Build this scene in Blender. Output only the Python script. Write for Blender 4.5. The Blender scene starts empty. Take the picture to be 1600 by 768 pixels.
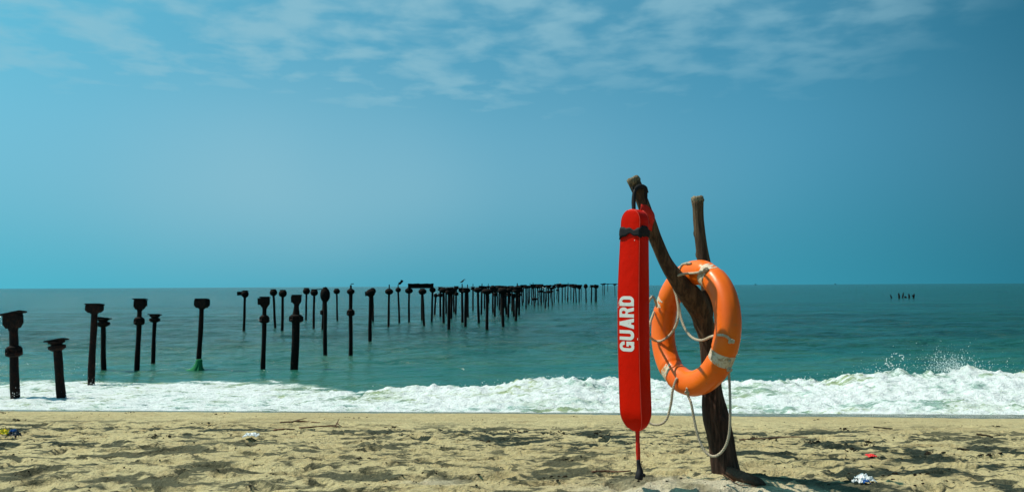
import bpy, math, random
import numpy as np
from mathutils import Vector, Matrix

# ------------------------------------------------------------------ camera, sky, sun, exposure
SC = bpy.context.scene
COL = SC.collection
W0, H0 = 1600.0, 768.0
FPX = 28.0 / 36.0 * W0
EYE = Vector((0.0, 0.0, 3.0))                      # 3 m above the sea, about 1 m above the sand
PITCH, ROLL = math.atan(62.3 / FPX), 0.0053
FW = Vector((0, math.cos(PITCH), math.sin(PITCH)))
U0 = Vector((0, -math.sin(PITCH), math.cos(PITCH)))
R0 = Vector((1, 0, 0))
RT = R0 * math.cos(ROLL) - U0 * math.sin(ROLL)
UP = U0 * math.cos(ROLL) + R0 * math.sin(ROLL)
cam_d = bpy.data.cameras.new('camera')
cam_d.sensor_width = 36.0
cam_d.lens = 28.0
cam_d.clip_start = 0.05
cam_d.clip_end = 120000.0
cam = bpy.data.objects.new('camera', cam_d)
COL.objects.link(cam)
m = Matrix((RT, UP, -FW)).transposed().to_4x4()
m.translation = EYE
cam.matrix_world = m
SC.camera = cam

SUN_EL, SUN_AZ = math.radians(57), math.radians(-76)      # azimuth from +Y, clockwise
world = bpy.data.worlds.new('World')
SC.world = world
world.use_nodes = True
wn, wl = world.node_tree.nodes, world.node_tree.links
wn.clear()
w_out = wn.new('ShaderNodeOutputWorld')
w_bg = wn.new('ShaderNodeBackground')
w_bg.inputs['Strength'].default_value = 0.12
sky = wn.new('ShaderNodeTexSky')
sky.sky_type = 'NISHITA'
sky.sun_disc = False
sky.sun_elevation = SUN_EL
sky.sun_rotation = SUN_AZ
sky.altitude = 0
sky.air_density = 1.0
sky.dust_density = 1.6
sky.ozone_density = 2.0
tint = wn.new('ShaderNodeMix'); tint.data_type = 'RGBA'; tint.blend_type = 'MULTIPLY'
tint.inputs['Factor'].default_value = 1.0
tint.inputs['B'].default_value = (0.335, 1.13, 1.04, 1)
# thin high clouds on a flat layer overhead
tc = wn.new('ShaderNodeTexCoord')
sep = wn.new('ShaderNodeSeparateXYZ'); wl.new(tc.outputs['Generated'], sep.inputs['Vector'])
def wmath(op, a, b=None, clamp=False):
    n = wn.new('ShaderNodeMath'); n.operation = op; n.use_clamp = clamp
    for i, v in enumerate((a, b)):
        if v is None: continue
        if isinstance(v, (int, float)): n.inputs[i].default_value = v
        else: wl.new(v, n.inputs[i])
    return n.outputs[0]
# lift the lookup off the brown line that this sky model draws right at the horizon
sk_v = wn.new('ShaderNodeCombineXYZ')
wl.new(sep.outputs['X'], sk_v.inputs[0]); wl.new(sep.outputs['Y'], sk_v.inputs[1])
wl.new(wmath('ADD', wmath('MULTIPLY', wmath('MAXIMUM', sep.outputs['Z'], 0.0), 0.80), 0.30), sk_v.inputs[2])
wl.new(sk_v.outputs[0], sky.inputs['Vector'])
# the sky deepens away from the sun's side
hor = wmath('SQRT', wmath('ADD', wmath('ADD', wmath('MULTIPLY', sep.outputs['X'], sep.outputs['X']), wmath('MULTIPLY', sep.outputs['Y'], sep.outputs['Y'])), 0.0001))
side = wn.new('ShaderNodeMapRange'); side.interpolation_type = 'SMOOTHSTEP'
for i, q in enumerate((0.27, 0.80, 0.0, 1.0)): side.inputs[i + 1].default_value = q
wl.new(wmath('DIVIDE', sep.outputs['X'], hor), side.inputs[0])
deepen = wn.new('ShaderNodeMix'); deepen.data_type = 'RGBA'; deepen.blend_type = 'MULTIPLY'
wl.new(side.outputs[0], deepen.inputs['Factor'])
wl.new(sky.outputs['Color'], deepen.inputs['A']); deepen.inputs['B'].default_value = (0.13, 0.37, 0.40, 1)
low = wn.new('ShaderNodeMix'); low.data_type = 'RGBA'; low.blend_type = 'MULTIPLY'      # teal marine haze low down
lowr = wn.new('ShaderNodeMapRange'); lowr.interpolation_type = 'SMOOTHSTEP'
for i, q in enumerate((0.0, 0.20, 1.0, 0.0)): lowr.inputs[i + 1].default_value = q
wl.new(sep.outputs['Z'], lowr.inputs[0]); wl.new(lowr.outputs[0], low.inputs['Factor'])
wl.new(deepen.outputs['Result'], low.inputs['A']); low.inputs['B'].default_value = (0.56, 0.82, 0.78, 1)
wl.new(low.outputs['Result'], tint.inputs['A'])
zz = wmath('ADD', wmath('MAXIMUM', sep.outputs['Z'], 0.0), 0.08)
cx = wmath('DIVIDE', sep.outputs['X'], zz)
cy = wmath('DIVIDE', sep.outputs['Y'], zz)
comb = wn.new('ShaderNodeCombineXYZ'); wl.new(cx, comb.inputs[0]); wl.new(cy, comb.inputs[1])
def wnoise(scale, detail, rough, off, dist=0.0):
    mp = wn.new('ShaderNodeMapping'); wl.new(comb.outputs[0], mp.inputs['Vector'])
    mp.inputs['Location'].default_value = off
    n = wn.new('ShaderNodeTexNoise'); n.inputs['Scale'].default_value = scale
    n.inputs['Detail'].default_value = detail; n.inputs['Roughness'].default_value = rough
    n.inputs['Distortion'].default_value = dist
    wl.new(mp.outputs[0], n.inputs['Vector'])
    return n.outputs['Fac']
def wramp(v, lo, hi, a=0.0, b=1.0):
    n = wn.new('ShaderNodeMapRange'); n.interpolation_type = 'SMOOTHSTEP'
    for i, q in enumerate((lo, hi, a, b)): n.inputs[i + 1].default_value = q
    wl.new(v, n.inputs[0]); return n.outputs[0]
bx_ = wmath('DIVIDE', wmath('ADD', cx, 0.55), 1.75); by_ = wmath('DIVIDE', wmath('SUBTRACT', cy, 1.3), 2.15)
bank = wramp(wmath('ADD', wmath('ADD', wmath('MULTIPLY', bx_, bx_), wmath('MULTIPLY', by_, by_)), wmath('MULTIPLY', wnoise(1.3, 4.0, 0.55, (5.3, 2.2, 0)), 1.5)), 0.95, 2.6, 1.0, 0.0)
cl_fine = wramp(wnoise(5.2, 4.0, 0.5, (1.7, 0.4, 0), 0.15), 0.33, 0.68, 0.12, 1.0)
dn = wn.new('ShaderNodeTexNoise'); dn.inputs['Scale'].default_value = 1.6; dn.inputs['Detail'].default_value = 2.0
dmp = wn.new('ShaderNodeMapping'); dmp.inputs['Location'].default_value = (0.35, 0.1, 0.0); wl.new(tc.outputs['Generated'], dmp.inputs['Vector']); wl.new(dmp.outputs[0], dn.inputs['Vector'])
lefts = wmath('MULTIPLY', wramp(sep.outputs['X'], -0.30, 0.45, 1.0, 0.12), wramp(sep.outputs['X'], -0.75, -0.25, 0.25, 1.0))
veil = wmath('MULTIPLY', wmath('MULTIPLY', wramp(dn.outputs['Fac'], 0.25, 0.70, 0.35, 0.75), wmath('MULTIPLY', wramp(sep.outputs['Z'], -0.05, 0.12), wramp(sep.outputs['Z'], 0.12, 0.32, 1.0, 0.15))), lefts)
c_el = wramp(sep.outputs['Z'], 0.11, 0.25)
c_mask = wmath('MAXIMUM', wmath('MULTIPLY', wmath('MULTIPLY', wmath('MULTIPLY', bank, cl_fine), c_el), 0.68), veil)
cmix = wn.new('ShaderNodeMix'); cmix.data_type = 'RGBA'
wl.new(c_mask, cmix.inputs['Factor'])
wl.new(tint.outputs['Result'], cmix.inputs['A'])
cmix.inputs['B'].default_value = (2.55, 4.60, 5.40, 1)
wl.new(cmix.outputs['Result'], w_bg.inputs['Color'])
wl.new(w_bg.outputs[0], w_out.inputs['Surface'])

sun_d = bpy.data.lights.new('sun', 'SUN')
sun_d.energy = 4.9
sun_d.angle = math.radians(0.53)
sun_d.color = (1.0, 0.92, 0.76)
sun = bpy.data.objects.new('sun', sun_d)
COL.objects.link(sun)
s_dir = Vector((math.sin(SUN_AZ) * math.cos(SUN_EL), math.cos(SUN_AZ) * math.cos(SUN_EL), math.sin(SUN_EL)))
sun.rotation_euler = s_dir.to_track_quat('Z', 'Y').to_euler()
sun.location = (-20, 0, 30)

SC.view_settings.view_transform = 'Standard'
SC.view_settings.look = 'None'
SC.view_settings.exposure = 0.0
SC.view_settings.gamma = 1.0
SC.view_settings.use_curve_mapping = False

# ------------------------------------------------------------------ helpers
def ray(px, py):
    return FW + RT * ((px - W0 / 2) / FPX) - UP * ((py - H0 / 2) / FPX)
def at(px, py, Y):
    d = ray(px, py); return EYE + d * (Y / d.y)
def on_level(px, py, z=0.0):
    d = ray(px, py); return EYE + d * ((z - EYE.z) / d.z)

def hash2(ix, iy, seed):
    n = (ix.astype(np.int64) * 374761393 + iy.astype(np.int64) * 668265263 + seed * 2147483647) & 0xffffffff
    n = ((n ^ (n >> 13)) * 1274126177) & 0xffffffff
    n = (n ^ (n >> 16)) & 0xffffffff
    return n.astype(np.float64) / 4294967295.0
def vnoise(x, y, seed=0):
    """gradient noise, about -1..1"""
    x = np.asarray(x, float); y = np.asarray(y, float)
    x0 = np.floor(x); y0 = np.floor(y)
    fx, fy = x - x0, y - y0
    u = fx * fx * fx * (fx * (fx * 6 - 15) + 10); v = fy * fy * fy * (fy * (fy * 6 - 15) + 10)
    def g(ix, iy, dx, dy):
        a = hash2(ix, iy, seed) * 2 * np.pi
        return np.cos(a) * dx + np.sin(a) * dy
    n00 = g(x0, y0, fx, fy); n10 = g(x0 + 1, y0, fx - 1, fy)
    n01 = g(x0, y0 + 1, fx, fy - 1); n11 = g(x0 + 1, y0 + 1, fx - 1, fy - 1)
    return 1.5 * ((n00 * (1 - u) + n10 * u) * (1 - v) + (n01 * (1 - u) + n11 * u) * v)
def fbm(x, y, seed=0, octv=4, gain=0.5):
    t = 0; a = 1.0; f = 1.0
    for i in range(octv):
        t = t + a * vnoise(x * f + 17.3 * i, y * f - 9.1 * i, seed + i); a *= gain; f *= 2.03
    return t
def sstep(a, b, x):
    t = np.clip((np.asarray(x, float) - a) / (b - a), 0, 1); return t * t * (3 - 2 * t)

class NT:
    """small node-tree writer"""
    def __init__(self, name):
        self.mat = bpy.data.materials.new(name); self.mat.use_nodes = True
        self.n = self.mat.node_tree.nodes; self.l = self.mat.node_tree.links
        self.bsdf = self.n['Principled BSDF']
    def _in(self, sock, v):
        if v is None: return
        if isinstance(v, (int, float)):
            sock.default_value = v
        elif isinstance(v, (tuple, list)):
            sock.default_value = tuple(v) + (1,) if (len(v) == 3 and sock.type == 'RGBA') else v
        else: self.l.new(v, sock)
    def coord(self, scale=(1, 1, 1), which='Object', rot=(0, 0, 0), loc=(0, 0, 0)):
        t = self.n.new('ShaderNodeTexCoord'); mp = self.n.new('ShaderNodeMapping')
        mp.inputs['Scale'].default_value = scale; mp.inputs['Rotation'].default_value = rot; mp.inputs['Location'].default_value = loc
        self.l.new(t.outputs[which], mp.inputs['Vector']); return mp.outputs[0]
    def noise(self, vec, scale, detail=4, rough=0.5, dist=0.0, typ=None):
        n = self.n.new('ShaderNodeTexNoise')
        if typ: n.noise_type = typ
        n.inputs['Scale'].default_value = scale; n.inputs['Detail'].default_value = detail
        n.inputs['Roughness'].default_value = rough; n.inputs['Distortion'].default_value = dist
        self.l.new(vec, n.inputs['Vector']); return n.outputs['Fac']
    def voro(self, vec, scale, feature='F1', out='Distance'):
        n = self.n.new('ShaderNodeTexVoronoi'); n.feature = feature; n.inputs['Scale'].default_value = scale
        self.l.new(vec, n.inputs['Vector']); return n.outputs[out]
    def ramp(self, v, lo, hi, a=0.0, b=1.0, smooth=True):
        n = self.n.new('ShaderNodeMapRange'); n.interpolation_type = 'SMOOTHSTEP' if smooth else 'LINEAR'
        for i, q in enumerate((lo, hi, a, b)): n.inputs[i + 1].default_value = q
        self._in(n.inputs[0], v); return n.outputs[0]
    def math(self, op, a, b=None, clamp=False):
        n = self.n.new('ShaderNodeMath'); n.operation = op; n.use_clamp = clamp
        self._in(n.inputs[0], a); self._in(n.inputs[1], b); return n.outputs[0]
    def mix(self, f, a, b, mode='MIX'):
        n = self.n.new('ShaderNodeMix'); n.data_type = 'RGBA'; n.blend_type = mode
        self._in(n.inputs['Factor'], f); self._in(n.inputs['A'], a); self._in(n.inputs['B'], b); return n.outputs['Result']
    def attr(self, name):
        n = self.n.new('ShaderNodeAttribute'); n.attribute_name = name; return n.outputs['Fac']
    def bump(self, h, strength=0.5, dist=0.01, normal=None):
        n = self.n.new('ShaderNodeBump'); n.inputs['Strength'].default_value = strength; n.inputs['Distance'].default_value = dist
        self._in(n.inputs['Height'], h)
        if normal is not None: self.l.new(normal, n.inputs['Normal'])
        return n.outputs[0]
    def set(self, **kw):
        names = dict(color='Base Color', rough='Roughness', metal='Metallic', normal='Normal', ior='IOR',
                     spec='Specular IOR Level', coat='Coat Weight', coat_rough='Coat Roughness', sss='Subsurface Weight', trans='Transmission Weight')
        for k, v in kw.items(): self._in(self.bsdf.inputs[names[k]], v)
        return self.mat

def mesh_obj(name, verts, faces, mat=None, parent=None, smooth=True, loc=None):
    me = bpy.data.meshes.new(name)
    if isinstance(verts, np.ndarray): verts = verts.tolist()
    if isinstance(faces, np.ndarray): faces = faces.tolist()
    me.from_pydata(verts, [], faces)
    if smooth and len(me.polygons): me.polygons.foreach_set('use_smooth', [True] * len(me.polygons))
    o = bpy.data.objects.new(name, me)
    COL.objects.link(o)
    if mat: me.materials.append(mat)
    if parent: o.parent = parent
    if loc is not None: o.location = loc
    return o
def empty(name, loc, rz=0):
    o = bpy.data.objects.new(name, None); COL.objects.link(o)
    o.empty_display_size = 0.1; o.location = loc; o.rotation_euler = (0, 0, rz); return o
def tag(o, label=None, cat=None, group=None, kind=None):
    if label: o['label'] = label
    if cat: o['category'] = cat
    if group: o['group'] = group
    if kind: o['kind'] = kind
    return o

class MB:
    """collects shapes for one mesh"""
    def __init__(self): self.v = []; self.f = []
    def add(self, v, f):
        b = len(self.v); self.v += [tuple(p) for p in v]; self.f += [tuple(i + b for i in q) for q in f]; return self
    def box(self, c, s, M=None):
        v = []
        for z in (-1, 1):
            for y in (-1, 1):
                for x in (-1, 1):
                    p = Vector((x * s[0] / 2, y * s[1] / 2, z * s[2] / 2))
                    if M is not None: p = M @ p
                    v.append(p + Vector(c))
        return self.add(v, [(0, 2, 3, 1), (4, 5, 7, 6), (0, 1, 5, 4), (2, 6, 7, 3), (0, 4, 6, 2), (1, 3, 7, 5)])
    def lathe(self, prof, segs=12, sx=1.0, sy=1.0, M=None, c=(0, 0, 0), ph=0.0):
        v = []; f = []
        for r, z in prof:
            for k in range(segs):
                a = 2 * math.pi * k / segs + ph
                p = Vector((r * sx * math.cos(a), r * sy * math.sin(a), z))
                if M is not None: p = M @ p
                v.append(p + Vector(c))
        n = len(prof)
        for i in range(n - 1):
            for k in range(segs):
                k2 = (k + 1) % segs
                f.append((i * segs + k, i * segs + k2, (i + 1) * segs + k2, (i + 1) * segs + k))
        f.append(tuple(reversed(range(segs)))); f.append(tuple((n - 1) * segs + k for k in range(segs)))
        return self.add(v, f)
    def tube(self, pts, rad, segs=8, wob=None):
        P = [Vector(p) for p in pts]; n = len(P); v = []; f = []
        T = [(P[min(i + 1, n - 1)] - P[max(i - 1, 0)]).normalized() for i in range(n)]
        ref = Vector((0, 1, 0)) if abs(T[0].y) < 0.9 else Vector((1, 0, 0))
        N = (ref - T[0] * ref.dot(T[0])).normalized(); s = 0.0
        for i in range(n):
            N = (N - T[i] * N.dot(T[i])).normalized(); B = T[i].cross(N)
            if i: s += (P[i] - P[i - 1]).length
            r = rad[i] if hasattr(rad, '__len__') else rad
            for k in range(segs):
                a = 2 * math.pi * k / segs
                rr = r * (wob(s, a) if wob else 1.0)
                v.append(P[i] + N * (rr * math.cos(a)) + B * (rr * math.sin(a)))
        for i in range(n - 1):
            for k in range(segs):
                k2 = (k + 1) % segs
                f.append((i * segs + k, i * segs + k2, (i + 1) * segs + k2, (i + 1) * segs + k))
        f.append(tuple(reversed(range(segs)))); f.append(tuple((n - 1) * segs + k for k in range(segs)))
        return self.add(v, f)
    def build(self, name, mat, parent=None, smooth=False, loc=None):
        return mesh_obj(name, self.v, self.f, mat, parent, smooth, loc)

def smooth_angle(o, deg=40):
    me = o.data
    me.polygons.foreach_set('use_smooth', [True] * len(me.polygons))
    try: me.set_sharp_from_angle(angle=math.radians(deg))
    except Exception: pass
    return o

def catmull(pts, step):
    P = [np.array(p, float) for p in pts]
    P = [2 * P[0] - P[1]] + P + [2 * P[-1] - P[-2]]
    out = []
    for i in range(1, len(P) - 2):
        p0, p1, p2, p3 = P[i - 1:i + 3]
        n = max(2, int(np.linalg.norm((p2 - p1)[:3]) / step))
        for k in range(n):
            t = k / n
            out.append(0.5 * ((2 * p1) + (-p0 + p2) * t + (2 * p0 - 5 * p1 + 4 * p2 - p3) * t * t + (-p0 + 3 * p1 - 3 * p2 + p3) * t ** 3))
    out.append(P[-2]); return out

# ------------------------------------------------------------------ materials
def mat_sand():
    t = NT('sand'); v = t.coord()
    big = t.noise(v, 0.7, 3, 0.5)
    grain = t.noise(v, 260, 3, 0.7)
    fine = t.noise(v, 38, 4, 0.6)
    tone = t.mix(t.ramp(big, 0.35, 0.65), (0.57, 0.485, 0.26), (0.50, 0.41, 0.21))
    tone = t.mix(t.ramp(t.noise(v, 3.1, 3, 0.5), 0.52, 0.75, 0, 0.5), tone, (0.36, 0.25, 0.12))
    tone = t.mix(t.ramp(fine, 0.3, 0.75, 0, 0.45), tone, (0.52, 0.45, 0.29))
    tone = t.mix(t.attr('pale'), tone, (0.60, 0.54, 0.40))
    # dark heavy-mineral sand lying in drifts
    vs = t.coord((0.62, 1.05, 1.0), rot=(0, 0, 0.20))
    d1 = t.noise(vs, 3.1, 6, 0.6, 0.5)
    d2 = t.noise(vs, 9.0, 5, 0.6, 0.6)
    dark = t.math('ADD', t.ramp(d1, 0.50, 0.575, 0, 1.0), t.ramp(d2, 0.53, 0.61, 0, 0.9), True)
    dark = t.math('MULTIPLY', dark, t.attr('drift'))
    dark = t.math('MULTIPLY', dark, t.ramp(fine, 0.28, 0.50, 0.85, 1.0))
    col = t.mix(dark, tone, (0.017, 0.031, 0.025))
    specks = t.ramp(t.noise(v, 75, 2, 0.5), 0.69, 0.74)
    col = t.mix(t.math('MULTIPLY', specks, t.attr('drift')), col, (0.035, 0.03, 0.02))
    col = t.mix(t.ramp(grain, 0.3, 0.75, 0, 0.22), col, (0.12, 0.1, 0.06))
    wet = t.attr('wet')
    col = t.mix(wet, col, t.mix(1.0, col, (0.42, 0.40, 0.36), 'MULTIPLY'))
    h = t.math('ADD', t.math('MULTIPLY', fine, 0.6), t.math('MULTIPLY', grain, 0.15))
    h = t.math('ADD', h, t.math('MULTIPLY', t.noise(v, 13, 6, 0.66), 1.7))
    hs = t.math('MULTIPLY', h, t.math('SUBTRACT', 1.0, t.math('MULTIPLY', wet, 0.9)))
    return t.set(color=col, rough=t.ramp(wet, 0, 1, 0.95, 0.14, False), spec=t.ramp(wet, 0, 1, 0.15, 0.5, False), normal=t.bump(hs, 1.0, 0.030))

def mat_sea():
    t = NT('sea_water'); v = t.coord()
    near = t.attr('near')
    murk = t.ramp(t.noise(t.coord((0.05, 0.10, 1)), 1.0, 4, 0.55), 0.38, 0.65)
    deep = t.mix(murk, (0.003, 0.050, 0.040), (0.005, 0.072, 0.055))
    shal = t.mix(t.ramp(t.noise(t.coord((0.22, 0.4, 1)), 1.0, 3, 0.5), 0.35, 0.7), (0.006, 0.104, 0.082), (0.032, 0.115, 0.066))
    body = t.mix(near, deep, shal)
    # foam: real froth on the surface
    fm = t.attr('foam')
    f1 = t.noise(t.coord((0.62, 1.15, 1.15), rot=(0, 0, 0.06)), 1.7, 8, 0.68, 1.3)
    f2 = t.noise(t.coord((0.8, 1.3, 1.3)), 7.0, 6, 0.66, 0.9)
    lace = t.math('ADD', t.math('MULTIPLY', f1, 0.68), t.math('MULTIPLY', f2, 0.32))
    thr = t.math('SUBTRACT', 0.805, t.math('MULTIPLY', fm, 0.375))
    fmask = t.ramp(t.math('SUBTRACT', lace, thr), -0.05, 0.055)
    aer = t.mix(t.ramp(t.noise(v, 0.5, 3, 0.5), 0.4, 0.62), (0.30, 0.42, 0.38), (0.30, 0.36, 0.20))      # water full of air bubbles and sand
    body = t.mix(t.ramp(fm, 0.35, 0.95, 0.0, 0.92), body, aer)
    big_ = t.noise(t.coord((0.7, 1.0, 1.6)), 0.95, 6, 0.62, 0.8)
    fcol = t.mix(t.ramp(big_, 0.54, 0.70, 0, 0.65), (0.77, 0.82, 0.845), (0.42, 0.51, 0.38))
    strk = t.noise(t.coord((1.0, 3.2, 3.2), rot=(0, 0, 0.08)), 2.2, 7, 0.68, 1.2)
    fcol = t.mix(t.ramp(strk, 0.50, 0.66, 0, 0.5), fcol, (0.46, 0.57, 0.56))
    col = t.mix(fmask, body, fcol)
    # ripples: wind waves with crests mostly along the beach
    r1 = t.noise(t.coord((0.80, 1.35, 1), rot=(0, 0, 0.10)), 0.75, 6, 0.6, 0.5)
    r2 = t.noise(t.coord((0.7, 1.6, 1), rot=(0, 0, -0.25)), 3.4, 4, 0.6, 0.3)
    r3 = t.noise(t.coord((0.10, 0.15, 1), rot=(0, 0, 0.05)), 1.0, 6, 0.6, 0.4)
    h = t.math('ADD', t.math('MULTIPLY', r1, 0.85), t.math('MULTIPLY', r2, 0.24))
    h = t.math('ADD', h, t.math('MULTIPLY', r3, 3.2))
    calm = t.math('SUBTRACT', 1.0, t.math('MULTIPLY', near, 0.60))
    nb = t.bump(t.math('MULTIPLY', h, calm), 1.0, 0.75)
    fb = t.bump(t.math('ADD', t.math('MULTIPLY', f2, 1.0), t.math('MULTIPLY', t.noise(v, 24, 4, 0.6), 0.6)), 1.0, 0.085)
    mixn = t.n.new('ShaderNodeMix'); mixn.data_type = 'VECTOR'
    t.l.new(fmask, mixn.inputs[0]); t.l.new(nb, mixn.inputs[4]); t.l.new(fb, mixn.inputs[5])
    return t.set(color=col, rough=t.ramp(fmask, 0, 1, 0.16, 0.75, False), ior=1.33, spec=t.ramp(fmask, 0, 1, 0.33, 0.2, False), normal=mixn.outputs[1])

def mat_iron():
    t = NT('rusted_iron'); v = t.coord(); g = t.n.new('ShaderNodeObjectInfo')
    n1 = t.noise(v, 9, 5, 0.65); n2 = t.noise(t.coord((1, 1, 0.25)), 22, 4, 0.6)
    col = t.mix(t.ramp(n1, 0.45, 0.7), (0.007, 0.005, 0.0045), (0.026, 0.009, 0.005))
    col = t.mix(t.ramp(n2, 0.62, 0.75, 0, 0.6), col, (0.034, 0.017, 0.010))
    return t.set(color=col, rough=0.9, spec=0.15, normal=t.bump(t.math('ADD', n1, n2), 0.8, 0.02))

def mat_wood(name, a, b, c, lo=None):
    t = NT(name); v = t.coord()
    streak = t.noise(t.coord((9, 9, 0.9)), 4.0, 6, 0.65, 0.6)
    fine = t.noise(t.coord((30, 30, 2.0)), 3.0, 5, 0.6, 0.4)
    blot = t.noise(v, 5.0, 4, 0.55)
    col = t.mix(t.ramp(streak, 0.36, 0.66), a, b)
    col = t.mix(t.ramp(fine, 0.55, 0.75, 0, 0.7), col, c)
    col = t.mix(t.ramp(blot, 0.5, 0.72, 0, 0.5), col, a)
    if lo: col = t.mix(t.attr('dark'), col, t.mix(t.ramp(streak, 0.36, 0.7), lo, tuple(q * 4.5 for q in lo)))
    h = t.math('ADD', t.math('MULTIPLY', streak, 1.0), t.math('MULTIPLY', fine, 0.6))
    return t.set(color=col, rough=0.82, spec=0.2, normal=t.bump(h, 1.0, 0.016))

def mat_plain(name, col, rough=0.6, spec=0.3, var=0.25, scale=30, bump=0.002, dirt=None, coat=0.0):
    t = NT(name); v = t.coord()
    n1 = t.noise(v, scale, 4, 0.6); n2 = t.noise(v, scale * 0.22, 4, 0.6)
    c = t.mix(t.ramp(n1, 0.35, 0.75, 0, var), col, tuple(q * 0.55 for q in col))
    c = t.mix(t.ramp(n2, 0.5, 0.75, 0, var), c, dirt or tuple(min(1, q * 1.15) for q in col))
    return t.set(color=c, rough=rough, spec=spec, coat=coat, normal=t.bump(n1, 0.6, bump))

M_SAND, M_SEA, M_IRON = mat_sand(), mat_sea(), mat_iron()
M_WOOD = mat_wood('weathered_wood', (0.048, 0.031, 0.019), (0.155, 0.100, 0.056), (0.022, 0.014, 0.009), (0.026, 0.014, 0.010))
M_CUT = mat_wood('sawn_end_wood', (0.10, 0.08, 0.05), (0.32, 0.26, 0.17), (0.04, 0.03, 0.02))
M_STICK = mat_wood('driftwood', (0.10, 0.05, 0.03), (0.20, 0.11, 0.065), (0.05, 0.03, 0.02))
M_BOARD = mat_wood('dark_board', (0.095, 0.048, 0.033), (0.15, 0.080, 0.052), (0.045, 0.024, 0.018))
def mat_red():
    t = NT('red_vinyl'); v = t.coord()
    scr = t.ramp(t.noise(t.coord((1, 1, 6)), 60, 3, 0.6), 0.67, 0.74, 0, 0.6)
    stain = t.ramp(t.noise(v, 7, 5, 0.6), 0.5, 0.75, 0, 0.45)
    c = t.mix(stain, (0.65, 0.009, 0.0008), (0.54, 0.007, 0.0008))
    c = t.mix(scr, c, (0.66, 0.07, 0.05))
    c = t.mix(t.ramp(t.noise(v, 18, 7, 0.75), 0.62, 0.72, 0, 0.55), c, (0.30, 0.012, 0.008))
    return t.set(color=c, rough=t.ramp(stain, 0, 0.45, 0.42, 0.55, False), spec=0.06, normal=t.bump(t.math('ADD', t.noise(v, 28, 4, 0.5), t.math('MULTIPLY', t.noise(t.coord((1, 1, 0.5)), 9, 3, 0.5), 2.0)), 0.4, 0.0045))
M_RED = mat_red()
def mat_orange():
    t = NT('orange_plastic'); v = t.coord()
    fade = t.ramp(t.noise(v, 4, 4, 0.55), 0.35, 0.7)
    c = t.mix(fade, (0.86, 0.155, 0.004), (0.80, 0.120, 0.003))
    c = t.mix(t.ramp(t.noise(v, 55, 4, 0.65), 0.64, 0.74, 0, 0.5), c, (0.42, 0.09, 0.02))
    c = t.mix(t.ramp(t.noise(v, 16, 6, 0.7), 0.58, 0.75, 0, 0.35), c, (0.50, 0.16, 0.04))
    return t.set(color=c, rough=t.ramp(t.noise(v, 9, 4, 0.6), 0.3, 0.7, 0.28, 0.48), spec=0.34, normal=t.bump(t.noise(v, 14, 4, 0.5), 0.25, 0.006))
M_ORANGE = mat_orange()
M_LETTER = mat_plain('white_print', (0.78, 0.76, 0.74), 0.5, 0.3, 0.2, 60, 0.0005)
M_ROPE = mat_plain('rope_fibre', (0.50, 0.43, 0.33), 0.9, 0.1, 0.4, 90, 0.002, (0.33, 0.27, 0.19))
def mat_band():
    t = NT('worn_white_tape'); v = t.coord()
    n = t.noise(v, 38, 6, 0.7, 0.6)
    c = t.mix(t.ramp(n, 0.48, 0.62), (0.62, 0.52, 0.40), (0.34, 0.22, 0.12))
    c = t.mix(t.ramp(t.noise(v, 22, 5, 0.65), 0.60, 0.68), c, (0.72, 0.26, 0.05))
    return t.set(color=c, rough=0.6, spec=0.3, normal=t.bump(n, 0.6, 0.003))
M_BAND = mat_band()
M_BLACK = mat_plain('black_webbing', (0.012, 0.012, 0.015), 0.75, 0.25, 0.3, 120, 0.001)
M_REDWEB = mat_plain('red_webbing', (0.62, 0.018, 0.008), 0.65, 0.25, 0.3, 120, 0.001)
M_NET = mat_plain('green_net', (0.01, 0.20, 0.075), 0.8, 0.2, 0.6, 40, 0.02)
M_WHITE = mat_plain('white_plastic_film', (0.75, 0.77, 0.78), 0.35, 0.4, 0.2, 30, 0.002, (0.45, 0.62, 0.78))
M_BLUEF = mat_plain('blue_plastic_film', (0.02, 0.12, 0.40), 0.35, 0.4, 0.4, 30, 0.002, (0.02, 0.3, 0.5))
M_YELLOW = mat_plain('yellow_plastic_film', (0.90, 0.70, 0.02), 0.35, 0.4, 0.2, 30, 0.002)
M_DARKF = mat_plain('dark_plastic_film', (0.015, 0.018, 0.03), 0.3, 0.5, 0.6, 25, 0.002, (0.10, 0.03, 0.02))
M_REDF = mat_plain('red_plastic_film', (0.72, 0.015, 0.015), 0.4, 0.4, 0.2, 30, 0.002)
M_HUSK = mat_plain('dark_husk', (0.030, 0.024, 0.016), 0.9, 0.1, 0.5, 40, 0.01, (0.07, 0.045, 0.025))
M_BIRD = mat_plain('dark_feathers', (0.012, 0.012, 0.014), 0.7, 0.2, 0.3, 30, 0.002)
M_BIRDW = mat_plain('white_feathers', (0.75, 0.75, 0.72), 0.8, 0.2, 0.15, 30, 0.002)
M_SHIP = mat_plain('ship_haze_tint', (0.10, 0.30, 0.36), 0.7, 0.2, 0.2, 0.05, 0.01)  # haze of distance painted into the ships' colour as a pale teal
M_SPRAY = mat_plain('sea_spray', (0.82, 0.86, 0.86), 0.5, 0.3, 0.1, 30, 0.001)

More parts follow.
